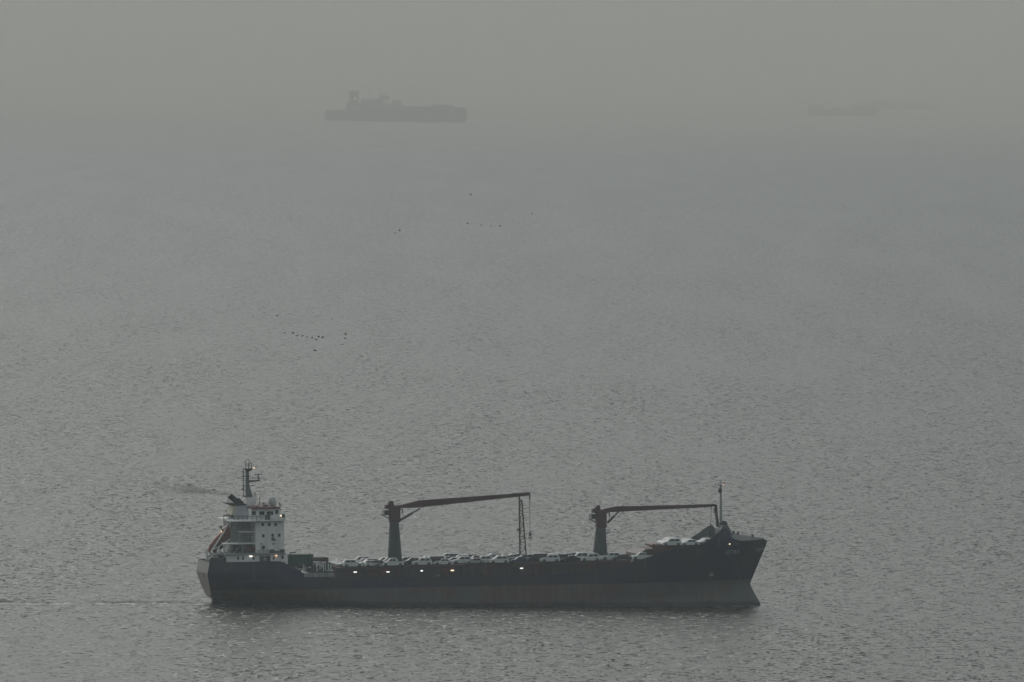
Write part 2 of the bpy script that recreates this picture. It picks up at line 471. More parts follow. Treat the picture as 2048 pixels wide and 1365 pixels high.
fp.beam((u0 - 0.7, -0.7, w1 + 0.75), (u0 + 0.7, -0.7, w1 + 0.75), 0.04)
fp.build('mast_platform', DKGREY, ship)
def lamp(px, py, v, sx, sz, m, name='lamp', parent=None):
    u, w_ = S(px, py, v)
    return MB().box((u - sx / 2, v - 0.12, w_ - sz / 2), (u + sx / 2, v + 0.04, w_ + sz / 2)).build(name, m, parent or ship)
lamp(1447.3, 971, -0.3, 0.34, 0.34, LAMPO, 'mast_lamp')
lamp(493 + 14.3, 936.5, -0.3, 0.34, 0.34, LAMPO, 'mast_lamp')

# writing and marks on the flared bow (wrapped onto the plating)
def wrap(vs, off=0.05):
    out = []
    for u, w_ in vs: out.append((u, -half(u, w_) - off, w_))
    return out
def surf_uw(px, py):
    v = -8.0
    for _ in range(30):
        u, w_ = S(px, py, v); v = -half(u, w_)
    return u, w_
def hull_text(txt, px0, py0, px1, height, name, m, slope=0.0):
    c = bpy.data.curves.new(name, 'FONT'); c.body = txt; c.size = 1.0; c.resolution_u = 3
    o = bpy.data.objects.new(name, c); col.objects.link(o)
    dg = bpy.context.evaluated_depsgraph_get(); me = bpy.data.meshes.new_from_object(o.evaluated_get(dg))
    bpy.data.objects.remove(o)
    bm = bmesh.new(); bm.from_mesh(me)
    bmesh.ops.subdivide_edges(bm, edges=[e for e in bm.edges if e.calc_length() > 0.3], cuts=2)
    xs_ = [v.co.x for v in bm.verts]; ys_ = [v.co.y for v in bm.verts]
    ua, wa = surf_uw(px0, py0); ub_, _ = surf_uw(px1, py0)
    for v in bm.verts:
        tx = (v.co.x - min(xs_)) / (max(xs_) - min(xs_)); ty = (v.co.y - min(ys_)) / (max(ys_) - min(ys_))
        u = ua + tx * (ub_ - ua) + 0.22 * ty * height; w_ = wa + ty * height + slope * tx
        v.co = Vector((u, -half(u, w_) - 0.06, w_))
    bm.to_mesh(me); bm.free()
    me.materials.clear(); me.materials.append(m)
    o = bpy.data.objects.new(name, me); col.objects.link(o); o.parent = hull
    so_ = o.modifiers.new('thick', 'SOLIDIFY'); so_.thickness = 0.03
    return o
hull_text('SEDRA', 1449.5, 1109.8, 1478, 1.0, 'ship_name', LETTER, 0.1)
mk = MB()
def strip(px0, py0, px1, py1, t):
    a = surf_uw(px0, py0); b = surf_uw(px1, py1)
    n_ = 5; pts = [(a[0] + (b[0] - a[0]) * i / n_, a[1] + (b[1] - a[1]) * i / n_) for i in range(n_ + 1)]
    dx, dz = b[0] - a[0], b[1] - a[1]; l = math.hypot(dx, dz); nx, nz_ = -dz / l * t / 2, dx / l * t / 2
    vs = wrap([(u + nx, w_ + nz_) for u, w_ in pts] + [(u - nx, w_ - nz_) for u, w_ in pts], 0.06)
    mk.add(vs, [(i, i + 1, i + 2 + n_, i + 1 + n_) for i in range(n_)])
for a, b in (((1464, 1140), (1476, 1139)), ((1464, 1147.5), (1474, 1147.5)), ((1476, 1139), (1479, 1143)), ((1479, 1143), (1474, 1147.5)), ((1472, 1132), (1476, 1132)), ((1474, 1135), (1474, 1138))):
    strip(*a, *b, 0.13)
mk.build('bulb_mark', mat('faded_mark', (0.12, 0.125, 0.15), 0.6), hull); mk = MB()
for k in range(3): strip(1510 + 3 * k, 1099 + 2.2 * k, 1529 - 2 * k, 1096.5 + 2.4 * k, 0.12)
mk.build('draught_marks', LETTER, hull); mk = MB()
for a, b in (((1467, 1087), (1471, 1086.8)), ((1472.5, 1086.7), (1479, 1086.5)), ((1471, 1091.5), (1474, 1091.3)), ((1475.5, 1091.2), (1478, 1091))): strip(*a, *b, 0.2)
mk.build('small_lettering', mat('faded_mark', (0, 0, 0)), hull); mk = MB()
for k in range(12):
    a0, a1 = 2 * math.pi * k / 12, 2 * math.pi * (k + 1) / 12
    strip(1423 + 3.6 * math.cos(a0), 1149.5 + 3.6 * math.sin(a0), 1423 + 3.6 * math.cos(a1), 1149.5 + 3.6 * math.sin(a1), 0.14)
strip(1421, 1151.5, 1425, 1147.5, 0.3); strip(1421, 1147.5, 1425, 1151.5, 0.3)
mk.build('thruster_mark', LETTER, hull); mk = MB()
# rubbing strakes and plate seams
st = MB()
for wv, t in ((7.0, 0.10),):
    for i in range(8, NS - 30):
        u = stations[i][-1][0]; u2 = stations[i + 1][-1][0]
        if sheer(u) < wv + 0.3 or sheer(u2) < wv + 0.3: continue
        st.beam((u, -half(u, wv) - 0.06, wv), (u2, -half(u2, wv) - 0.06, wv), 0.06, t)
if st.v: st.build('rubbing_strake', HULLM, hull)
# anchor and hawse
an = MB(); u, w_ = surf_uw(1437 + 2, 1090); 
u, w_ = surf_uw(1462, 1097)
v_ = -half(u, w_) - 0.15
lamp(1459.3, 1088.5, -half(*surf_uw(1459.3, 1088.5)) - 0.1, 0.28, 0.28, LAMPY, 'side_lamp')

# coaming and hatch covers (cars stand on the covers)
def cover_w(u): return 9.66 + (u + 32) * 0.0066
CO0, CO1 = U(676, 1136, -8.8), U(1262, 1121, -8.8)
cm = MB(); nseg = 9
for k in range(nseg):
    a = CO0 + (CO1 - CO0) * k / nseg; b = CO0 + (CO1 - CO0) * (k + 1) / nseg - 0.35
    cm.prism([(a, 6.0), (b, 6.0), (b, cover_w(b) - 0.45), (a, cover_w(a) - 0.45)], -8.7, 8.7)
cm.prism([(CO0, 5.9), (CO1, 5.9), (CO1, cover_w(CO1) - 0.5), (CO0, cover_w(CO0) - 0.5)], -8.5, 8.5)
cm.build('hatch_coaming', mat('coaming_paint', (0.040, 0.044, 0.046), 0.6, var=0.3, scale=0.25, spots=((0.13, 0.035, 0.042), 0.20, 0.53)), ship)
for k in range(nseg):
    a = CO0 + (CO1 - CO0) * k / nseg; b = CO0 + (CO1 - CO0) * (k + 1) / nseg - 0.12
    MB().prism([(a, cover_w(a) - 0.4), (b, cover_w(b) - 0.4), (b, cover_w(b)), (a, cover_w(a))], -8.95, 8.95).build('hatch_cover', DECKM, ship)
sg = MB()
u = CO0
while u < CO1:
    sg.beam((u, -8.82, 6.2), (u, -8.82, cover_w(u) - 0.5), 0.11, 0.09); u += 1.55
sg.build('coaming_stiffeners', mat('coaming_paint', (0, 0, 0)), ship)
# low rail and lashing posts on the ship's side
rl = MB(); u = CO0
while u < CO1 - 4:
    sh = sheer(u); rl.beam((u, -9.9, sh - 0.1), (u, -9.9, sh + 0.95), 0.04)
    rl.beam((u, -9.9, sh + 0.95), (u + 1.9, -9.9, sheer(u + 1.9) + 0.95), 0.035); rl.beam((u, -9.9, sh + 0.5), (u + 1.9, -9.9, sheer(u + 1.9) + 0.5), 0.03)
    u += 1.9
rl.build('side_rail', DKGREY, ship)
for x, y, sx, sz, m in ((710.5, 1144.7, 0.72, 0.22, LAMPW), (776, 1144.3, 0.70, 0.20, LAMPW), (843.5, 1142, 0.5, 0.26, LAMPW), (904.7, 1141.3, 0.76, 0.26, LAMPY), (1043, 1137, 0.70, 0.20, LAMPW)):
    lamp(x, y, -8.98, sx, sz, m, 'deck_lamp')
# pipes, lockers along the side deck
pk = MB(); rr = random.Random(5)
u = CO0 + 2
while u < CO1 - 3:
    h = rr.uniform(0.6, 1.5); l = rr.uniform(0.5, 1.6); pk.box((u, -9.7, sheer(u) - 0.9), (u + l, -9.1, sheer(u) - 0.3 + h)); u += rr.uniform(3, 7)
pk.each('deck_locker', mat('locker_paint', (0.07, 0.045, 0.045), 0.6), ship)
bl = MB(); u, w_ = S(873, 1151, -9.6); bl.add(*[[(u + 0.9 * math.cos(t), -9.6, w_ + 0.35 * math.sin(t)) for t in [k * math.pi / 5 for k in range(10)]] + [(u + 0.6 * math.cos(t), -9.3, w_ + 0.25 * math.sin(t)) for t in [k * math.pi / 5 for k in range(10)]], [tuple(range(10)), tuple(range(19, 9, -1))] + [(i, (i + 1) % 10, (i + 1) % 10 + 10, i + 10) for i in range(10)]])
bl.build('canvas_cover', mat('canvas', (0.16, 0.17, 0.17), 0.9), ship)

# raised red-brown block in the bow that carries more cars
rb = MB()
rb.prism([S(*p, -7) for p in ((1276, 1109), (1293, 1098.5), (1325, 1097.5), (1326, 1092.5), (1405, 1091), (1428, 1091), (1428, 1112), (1276, 1120))], -6.9, 6.9)
rb.build('bow_platform', mat('bow_platform_paint', (0.06, 0.028, 0.030), 0.6, spots=((0.04, 0.045, 0.05), 0.5, 0.55)), ship)
PW = Z(1360, 1092.3, -6.5)
bp = MB()
for k in range(3):
    u, w_ = S(1307 + 6 * k, 1092, -6.5); bp.tube((u, -6.6, w_ - 0.9), (u, 2.0, w_ - 0.9), 0.42, n=10); bp.tube((u, -6.6, w_ + 0.1), (u, 2.0, w_ + 0.1), 0.36, n=10)
bp.each('winch_drum', REDBR, ship)
wc = MB(); wc.prism([S(*p, -8.6) for p in ((1369, 1100), (1376, 1097.2), (1385, 1096), (1391, 1093.5), (1393, 1094), (1388, 1098), (1380, 1100.2))], -8.9, -8.2)
wc.build('canvas_strip', mat('pale_canvas', (0.5, 0.52, 0.52), 0.8), ship)

# ---- superstructure
def rect(mb, px0, py0, px1, py1, v0, v1):
    """box whose near face (v0) covers the measured rectangle"""
    pc = (px0 + px1) / 2; pm = (py0 + py1) / 2
    a, b = U(px0, pm, v0), U(px1, pm, v0); t, d = Z(pc, py0, v0), Z(pc, py1, v0)
    return mb.box((a, v0, d), (b, v1, t))
h = MB(); rect(h, 511, 1043.6, 568.5, 1107.5, -8.5, 8.5)
house = h.build('deckhouse', WHITE, ship, bevel=0.12)
h = MB(); rect(h, 462, 1043.6, 511, 1108, -2.6, 8.2)
h.build('aft_deckhouse', mat('ship_white_shaded', (0.24, 0.265, 0.27), 0.55, spots=((0.3, 0.24, 0.2), 1.3, 0.66)), ship)  # house white darkened: shade under the bridge deck overhang put into the colour
h = MB(); rect(h, 455, 1109.5, 571, 1126, -8.8, 8.8)
poop = h.build('poop_house', WHITE, ship, bevel=0.1)
h = MB(); rect(h, 450, 1107.2, 572.5, 1109.3, -9.6, 9.6)
h.build('poop_house_deck', GREYP, ship)
def win(px0, py0, px1, py1, v, parent, m=GLASS, name='window', frame=True):
    g = MB(); rect(g, px0, py0, px1, py1, v - 0.03, v + 0.1)
    o = g.build(name, m, parent)
    if frame:
        q = MB()
        for a in ((px0 - .7, py0 - .7, px1 + .7, py0), (px0 - .7, py1, px1 + .7, py1 + .7), (px0 - .7, py0, px0, py1), (px1, py0, px1 + .7, py1)): rect(q, *a, v - 0.07, v + 0.05)
        q.build('window_frame', GREYP, o)
    return o
for x, y in ((525.5, 1049.5), (538.5, 1049.5), (551.5, 1049.5), (526.5, 1072), (545.5, 1071), (558.5, 1071)): win(x - 1.9, y - 2.7, x + 1.9, y + 2.7, -8.5, house)
dg_ = MB()
for a in ((543, 1075.5, 549, 1082), (547, 1079, 551.5, 1082.5), (519.5, 1087.6, 525.5, 1089.3), (544.5, 1087.4, 550, 1089.2)): rect(dg_, *a, -8.62, -8.45)
dg_.each('vent_grille', DKGREY, house)
lb = MB(); u, w_ = S(526.5, 1095, -8.7); lb.tube((u, -8.95, w_), (u, -8.6, w_), 0.42, n=12); rect(lb, 524, 1096, 529, 1099, -8.8, -8.5)
lb.build('lifebuoy', DKGREY, house)
for a, b in ((474.5, 488), (505, 1)): pass
for x0, x1 in ((474.5, 478), (484.5, 488), (505, 509), (521, 524.5), (545.5, 549)): win(x0, 1114, x1, 1120, -8.8, poop, frame=False)
win(563, 1112, 567, 1118.5, -8.8, poop, frame=False)
dr = MB(); rect(dr, 519.5, 1112, 541, 1124, -8.86, -8.7); dr.build('alleyway_shade_plate', DKGREY, poop)  # solid dark plate painted as the shaded inside of an alleyway
cw = MB(); u, w_ = S(530, 1118.5, -8.95); cw.tube((u, -9.05, w_), (u, -8.85, w_), 0.42, n=12); cw.build('lifebuoy', GREYP, poop)
# long raft box under the rail
rf = MB()
for x0, x1 in ((540.5, 549), (561, 569.5)): rect(rf, x0, 1099.5, x1, 1106.5, -9.4, -8.6)
rect(rf, 549, 1102.5, 561, 1106.5, -9.3, -8.7)
rf.each('winch_housing', DKGREY, ship)
lt = MB(); rect(lt, 570.3, 1108, 572.2, 1128, -8.6, 8.0); rect(lt, 573.6, 1108, 575.2, 1131, -8.6, -8.3)
lt.each('ladder_frame', WHITE, ship)
# platforms and stairs between the blocks
pf = MB(); rect(pf, 450, 1087, 513, 1089, -8.4, -3.5); rect(pf, 483, 1063.8, 511, 1065.3, -8.4, -3.5)
pf.each('side_platform', WHITE, ship)
sr = MB()
def line(mb, a, b, v, t): 
    p, q = S(*a, v), S(*b, v); mb.beam((p[0], v, p[1]), (q[0], v, q[1]), t)
for a, b in (((478, 1087), (499, 1073)), ((466, 1057), (478, 1043)), ((468, 1108), (482, 1089)), ((495, 1072), (507, 1065))): line(sr, a, b, -6, 0.22); line(sr, (a[0], a[1] - 8), (b[0], b[1] - 8), -6.4, 0.05)
sr.each('stairway', GREYP, ship, join=2)
pp = MB()
for x, y0, y1, v in ((478.5, 1065, 1087, -8.3), (506, 1043, 1108, -7.5), (480, 1065, 1072, -8.3), (470, 1043, 1064, -4), (462, 1088, 1107, -8.3), (485, 1089, 1107, -8.3)):
    line(pp, (x, y0), (x, y1), v, 0.13)
pp.each('platform_post', GREYP, ship)
bx = MB(); rect(bx, 470, 1091, 478, 1107, -6, -4); rect(bx, 507, 1044, 511.5, 1107, -4.6, -3.4); rect(bx, 497, 1091, 505, 1104, -5, -3.7)
bx.each('deck_locker', DKGREY, ship)
rw = MB()
for y in (1052.5, 1056): line(rw, (484, y), (510, y), -8.2, 0.045)
for y in (1072, 1077.5, 1082): line(rw, (486, y), (510, y), -8.2, 0.045)
for y in (1101.5, 1104.5): line(rw, (452, y), (540, y), -9.4, 0.045)
for x in range(455, 541, 9): line(rw, (x, 1101.5), (x, 1108), -9.4, 0.04)
for y in (1032.5, 1036.5, 1033): line(rw, (459, y), (528, y), -9.0, 0.055)
for x in range(459, 529, 9): line(rw, (x, 1032.5), (x, 1041), -9.0, 0.05)
for y in (1031.5, 1038.5): line(rw, (446, y), (460, y), -8.5, 0.06)
line(rw, (447, 1031), (447, 1040), -8.5, 0.05)
for y in (1107, 1110.5): line(rw, (411, y), (455, y), -7, 0.04)
rw.build('railing', DKGREY, ship)
# bridge deck and wheelhouse
h = MB(); rect(h, 461, 1041.2, 570.5, 1043.4, -9.6, 9.6); h.build('bridge_deck', WHITE, ship)
h = MB(); rect(h, 541, 1030.5, 570.5, 1041.1, -9.6, -9.45); rect(h, 541, 1030.5, 570.5, 1041.1, 9.45, 9.6)
u0 = U(570, 1036, -9.5); h.box((u0 - 0.15, -9.45, Z(560, 1041.1, -9.5)), (u0, 9.45, Z(560, 1031.5, -9.5)))
h.build('wing_bulwark', WHITE, ship)
a0, a1 = U(502, 1030, -7.5), U(557, 1030, -7.5); z0, z1 = Z(530, 1041.3, -7.5), Z(530, 1018.3, -7.5)
wh = MB().prism([(a0, z0), (a1 + 0.0, z0), (a1 + 0.9, z1), (a0, z1)], -7.5, 7.5).build('wheelhouse', WHITE, ship, bevel=0.1)
for x0, x1, y0 in ((504, 511.5, 1023.5), (519, 528.5, 1023.5)): win(x0, y0, x1, y0 + 6.5, -7.5, wh)
win(551, 1021, 556, 1028, -7.5, wh); win(534, 1023.5, 546, 1030, -7.5, wh)
fwm = MB()
for k in range(7):
    v0 = -6.8 + 1.96 * k
    fwm.add([(a1 + 0.42 - 0.0, v0, z0 + 1.15), (a1 + 0.42, v0 + 1.7, z0 + 1.15), (a1 + 0.86, v0 + 1.7, z1 - 0.35), (a1 + 0.86, v0, z1 - 0.35)], [(0, 1, 2, 3)])
fwm.each('front_window', GLASS, wh)
dd = MB(); rect(dd, 529.5, 1030, 540, 1040.5, -7.56, -7.4); dd.build('wheelhouse_door', mat('door_grey', (0.14, 0.15, 0.15)), wh)
rp = MB(); u, w_ = S(538.8, 1041, -8.8); rp.tube((u, -8.8, w_), (u, -8.8, w_ + 1.0), 0.14); rp.lathe((u, -8.8, w_ + 1.0), [(0.2, 0), (0.36, 0.2), (0.36, 0.5), (0.2, 0.7)])
rp.box((u - 0.45, -9.0, w_ + 0.85), (u + 0.5, -8.6, w_ + 1.05)); rp.build('compass_repeater', DKGREY, ship)
rt = MB(); u, w_ = S(543.5, 1039.5, -9.0); rt.tube((u - 0.1, -9.3, w_ - 0.1), (u - 0.1, -9.3, w_ + 0.75), 0.34, 0.26, n=10); rt.build('life_raft', mat('raft_white', (0.6, 0.62, 0.62)), ship)
wx = MB(); rect(wx, 564.5, 1029, 570, 1034.5, -10.0, -9.2); wx.build('sidelight_box', mat('sidelight_green', (0.02, 0.035, 0.03)), ship)
lamp(561.8, 1031.6, -9.8, 0.30, 0.32, LAMPY, 'side_lamp')
h = MB(); rect(h, 503, 1014.5, 560.5, 1018.2, -8.2, 8.2); h.build('wheelhouse_roof', mat('roof_red_grey', (0.17, 0.065, 0.065), 0.6, spots=((0.2, 0.2, 0.2), 0.5, 0.54)), ship)
rw = MB()
for y in (1006, 1010): line(rw, (514, y), (560, y), -8.1, 0.045)
for x in range(515, 561, 9): line(rw, (x, 1006), (x, 1015), -8.1, 0.045)
rw.build('roof_railing', GREYP, ship)
rg = MB()
for x, y0, y1, v, t in ((519.5, 994, 1015, -3, 0.07), (527.5, 1005, 1015, -5, 0.1), (560, 1007, 1016, -7, 0.12), (512, 1012, 1015, -6, 0.3)): line(rg, (x, y0), (x, y1), v, t)
rect(rg, 526, 1005.5, 529.5, 1008.5, -5.2, -4.8); rect(rg, 515, 1012.5, 520, 1015.5, -6.5, -5.8); rect(rg, 558.5, 1006.5, 561, 1009.5, -7.2, -6.8)
rg.each('roof_fitting', DKGREY, ship)
gx = MB(); rect(gx, 528, 1010.5, 537, 1014.3, -6, -4.5); gx.build('flag_locker', CRGREEN, ship)
# satellite dome
u, w_ = S(544.5, 1008, -4); rad = 0.82
MB().lathe((u, -4, w_ - 0.9), [(0.5, -0.2), (0.5, 0.5), (0.72, 0.6)]).build('dome_pedestal', GREYP, ship)
MB().lathe((u, -4, w_ - 0.3), [(0.72, 0), (0.84, 0.2), (0.85, 1.2), (0.78, 1.5), (0.6, 1.8), (0.3, 1.95), (0.05, 2.0)]).build('satellite_dome', mat('dome_white', (0.50, 0.53, 0.52), 0.5), ship, smooth=True)
# funnel
fn = MB()
fp_ = [S(*p, -3.2) for p in ((461, 1042), (467, 1011), (495, 1010), (497, 1042))]
fn.prism(fp_, -3.2, 3.2); funnel = fn.build('funnel', mat('funnel_grey', (0.42, 0.44, 0.46), 0.5, spots=((0.2, 0.17, 0.15), 1.0, 0.66)), ship, bevel=0.2)
fs = MB(); fs.prism([S(*p, -3.28) for p in ((462.2, 1036), (463.3, 1030), (467, 1030), (465.7, 1036))], -3.28, 3.28); fs.build('funnel_band', DKGREY, funnel)
fs = MB(); fs.prism([S(*p, -3.26) for p in ((463.2, 1029.6), (466.7, 1012), (470.5, 1012), (467.2, 1029.6))], -3.26, 3.26); fs.build('cream_band', CREAM, funnel)
fs = MB(); fs.prism([S(*p, -3.4) for p in ((452, 1006.2), (494, 1009), (492, 1010.6), (465, 1012), (453, 1007.3))], -3.5, 3.5); fs.build('funnel_cap', BLACKP, funnel)
ex = MB()
p, q = S(458.6, 990.5, -0.8), S(486, 1010, -0.8)
for v, r in ((-1.2, 0.62), (0.2, 0.62)):
    ex.tube((p[0], v, p[1] + 0.0), (q[0], v, q[1] - 0.5), r, r * 1.15, n=12)
ex.tube((S(476, 1003, 1)[0], 1.2, p[1] - 0.9), (S(488, 1010, 1)[0], 1.2, q[1]), 0.3)
ex.build('exhaust_pipe', BLACKP, funnel)
ex = MB(); a = S(484, 1008, -2); ex.tube((a[0], -2, a[1] - 0.2), (a[0] + 0.1, -2, a[1] + 0.5), 0.16); ex.tube((a[0] + .1, -2, a[1] + 0.5), (a[0] - 0.35, -2, a[1] + 0.65), 0.16)
line(ex, (455.5, 1007), (456.5, 998), -1.5, 0.06); line(ex, (456.5, 998), (459, 992), -1.5, 0.05)
ex.build('funnel_fittings', BLACKP, funnel)
# main mast
mm = MB()
def taper(mb, rows, v=0):            # rows of (px_left, px_right, py)
    vs = []
    for l, r, y in rows:
        a, wz = S(l, y, v); b, _ = S(r, y, v); hw = (b - a) / 2 * 0.8
        vs += [(a, v - hw, wz), (b, v - hw, wz), (b, v + hw, wz), (a, v + hw, wz)]
    n_ = len(rows)
    return mb.add(vs, [(k * 4 + i, k * 4 + (i + 1) % 4, k * 4 + 4 + (i + 1) % 4, k * 4 + 4 + i) for k in range(n_ - 1) for i in range(4)] + [(3, 2, 1, 0), tuple(range(4 * n_ - 4, 4 * n_))])
taper(mm, [(490, 506, 1016), (492, 513, 1000), (493.5, 512, 992.5)]); mm.build('mast_base', WHITE, ship)
mm = MB(); taper(mm, [(491.5, 504.5, 993), (491, 501.5, 983), (491, 498.5, 970), (491.5, 497.5, 941)]); mm.build('main_mast', mat('mast_green_grey', (0.13, 0.16, 0.155), 0.55), ship)
mp_ = MB(); rect(mp_, 487, 992.2, 505, 994, -1.2, 1.2)
taper(mp_, [(492, 497, 944), (491, 502, 941), (484.5, 506.5, 937.5)])
taper(mp_, [(497, 500, 965.5), (497, 518.5, 962.6), (497, 519, 960.8)])
mp_.build('mast_platform', DKGREY, ship)
ml = MB()
for x in (486.3,): line(ml, (x, 938), (x + 1.5, 993), -0.4, 0.09)
for y in (944.5, 953, 962, 971.5, 980): line(ml, (482.5, y), (493, y), -0.4, 0.07)
rect(ml, 485, 975.5, 487.5, 979.5, -0.6, -0.2)
ml.build('mast_ladder', DKGREY, ship)
ar = MB(); line(ar, (516.3, 950.5), (516.3, 961), -0.3, 0.13); line(ar, (508.5, 949.3), (525, 949.3), -0.3, 0.09)
for y in (955, 957.5): line(ar, (498, y), (519.5, y), -0.8, 0.04)
for x in (505, 512, 519.3): line(ar, (x, 955), (x, 961), -0.8, 0.04)
line(ar, (502, 971.3), (510, 971.3), -0.3, 0.1); line(ar, (499, 975), (502.5, 971.5), -0.3, 0.05)
ar.build('radar_scanner', DKGREY, ship)
ar = MB()
for x, y0 in ((491.5, 922), (496.5, 928), (503, 928)): line(ar, (x, y0), (x, 938), -0.3, 0.07)
line(ar, (494.5, 927), (504.5, 926.5), -0.3, 0.07); line(ar, (498.3, 920), (498.3, 938), -0.3, 0.05); line(ar, (497, 921), (501, 923.5), -0.3, 0.05); line(ar, (507.5, 934), (507.5, 937), -0.3, 0.1)
line(ar, (490, 931), (504, 931), -0.3, 0.04); line(ar, (508, 985), (508.5, 993), -1, 0.05); line(ar, (504, 984.5), (512, 985.5), -1, 0.04); line(ar, (511.5, 984), (511.5, 993), -1, 0.05)
ar.each('antenna', WIRE, ship)

# ---- after deck gear
g = MB()
for x0, y0, x1, y1, v in ((414, 1100, 414, 1124, -3), (421, 1103, 421, 1124, -5), (425, 1100, 425, 1124, -2), (448, 1096, 448, 1124, -6), (434.5, 1110, 434.5, 1124, -5), (452, 1108, 452, 1124, -7)): line(g, (x0, y0), (x1, y1), v, 0.11)
g.each('ramp_post', GREYP, ship)
g = MB(); rect(g, 427, 1107.3, 446, 1109.2, -5, -4); rect(g, 423, 1104.5, 427.5, 1121, -4, -2.5); rect(g, 415, 1110.5, 420, 1122, -2, 0.5); rect(g, 434, 1113, 436, 1123, -5.5, -4.8)
u, w_ = S(438, 1103, -4); g.lathe((u, -4, w_ - 0.7), [(0.5, 0), (0.52, 0.8), (0.25, 1.2), (0.25, 1.7)])
g.each('stern_gear', mat('gear_white', (0.55, 0.62, 0.60), 0.5), ship)
g = MB(); rr = random.Random(2)
for x in (424, 431, 438.5, 443, 449): u, w_ = S(x, 1124, -6.5); g.tube((u, -7, w_ + 0.3), (u, -5.5, w_ + 0.3), rr.uniform(0.4, 0.75), n=10)
rect(g, 436, 1112, 452, 1124, -4, 4)
g.each('mooring_winch', DKGREY, ship)
# launching ramp frame for the lifeboat
g = MB()
for v in (-1.7, 1.7):
    line(g, (421, 1106), (449, 1062), v, 0.16); line(g, (449, 1062), (457, 1046), v, 0.12)
    line(g, (457, 1048), (473.5, 1071), v, 0.17); line(g, (473.5, 1070.5), (447, 1088), v, 0.17); line(g, (447, 1088), (424, 1101), v, 0.12)
    line(g, (473, 1070.5), (486, 1063.5), v, 0.16); line(g, (447.5, 1088), (448.5, 1108), v, 0.13)
for a in ((457, 1048), (473, 1070.5), (447, 1088)): p = S(*a, 0); g.beam((p[0], -1.7, p[1]), (p[0], 1.7, p[1]), 0.1)
g.build('launching_ramp', WHITE, ship)
g = MB(); rect(g, 440.5, 1052, 444, 1056, -1, 1); line(g, (441, 1052), (446, 1064), -1.5, 0.1)
g.each('ramp_fitting', BLACKP, ship)
lamp(442.8, 1063.8, -1.95, 0.28, 0.28, LAMPO, 'stern_lamp')
lamp(501.8, 1113, -9.0, 0.68, 0.22, LAMPW, 'deck_lamp'); lamp(552.7, 1111.7, -9.0, 0.3, 0.3, LAMPO, 'deck_lamp')

# ---- well deck: white frames, winches and the pilot platform
g = MB(); rect(g, 608, 1146.5, 668.5, 1154.5, -10.12, -9.75); 
g.build('gangway_panel', mat('pilot_panel_grey', (0.24, 0.26, 0.265), 0.6, var=0.25, scale=1.5), ship)
g = MB()
for x0, y0, x1, y1 in ((608.5, 1150, 669, 1151.4),): pass
for x, y0, y1 in ((607, 1129, 1138), (647, 1125, 1143), (650.5, 1128, 1141), (657, 1127, 1142), (661.5, 1128, 1141), (634, 1131, 1144)): line(g, (x, y0), (x, y1), -7.5, 0.1)
rect(g, 597, 1137.8, 612, 1139.3, -8, -6); rect(g, 610, 1133.5, 619, 1143, -4, -2); rect(g, 638, 1128, 646, 1139, -5, -3); rect(g, 653, 1141, 667, 1142.2, -8, -6.5); rect(g, 628, 1124.5, 642, 1126, -3, 3)
rect(g, 586, 1132, 595, 1136, -3, 3)
g.each('deck_frame', mat('gear_white', (0, 0, 0)), ship)
g = MB()
for x, y0, y1 in ((596, 1128, 1138), (600, 1128, 1138), (604, 1128, 1138), (626, 1131, 1146), (630, 1130, 1146), (636, 1131, 1146), (648.5, 1126, 1142), (655, 1126, 1142), (659.5, 1126, 1142)): line(g, (x, y0), (x, y1), -7, 0.24)
rect(g, 647, 1125.5, 662, 1127.5, -7.3, -6.5); rect(g, 624, 1134, 634, 1147, -6, -4)
for x, y in ((618, 1141), (645, 1140), (651, 1142), (640, 1144)): u, w_ = S(x, y, -6); g.tube((u, -7, w_), (u, -5, w_), 0.62, n=12)
g.each('cargo_winch', DKGREY, ship)
g = MB(); rect(g, 641, 1125.5, 646, 1131, -4.5, -1); rect(g, 612, 1131, 622, 1134, -4, -1); g.each('ventilator', CRGREEN, ship)
wb = MB(); u = U(573, 1128, -9)
wb.box((U(580, 1140, 0), -9.3, 5.3), (U(676, 1140, 0), 9.3, 6.2)); wb.build('well_deck', DECKM, ship)

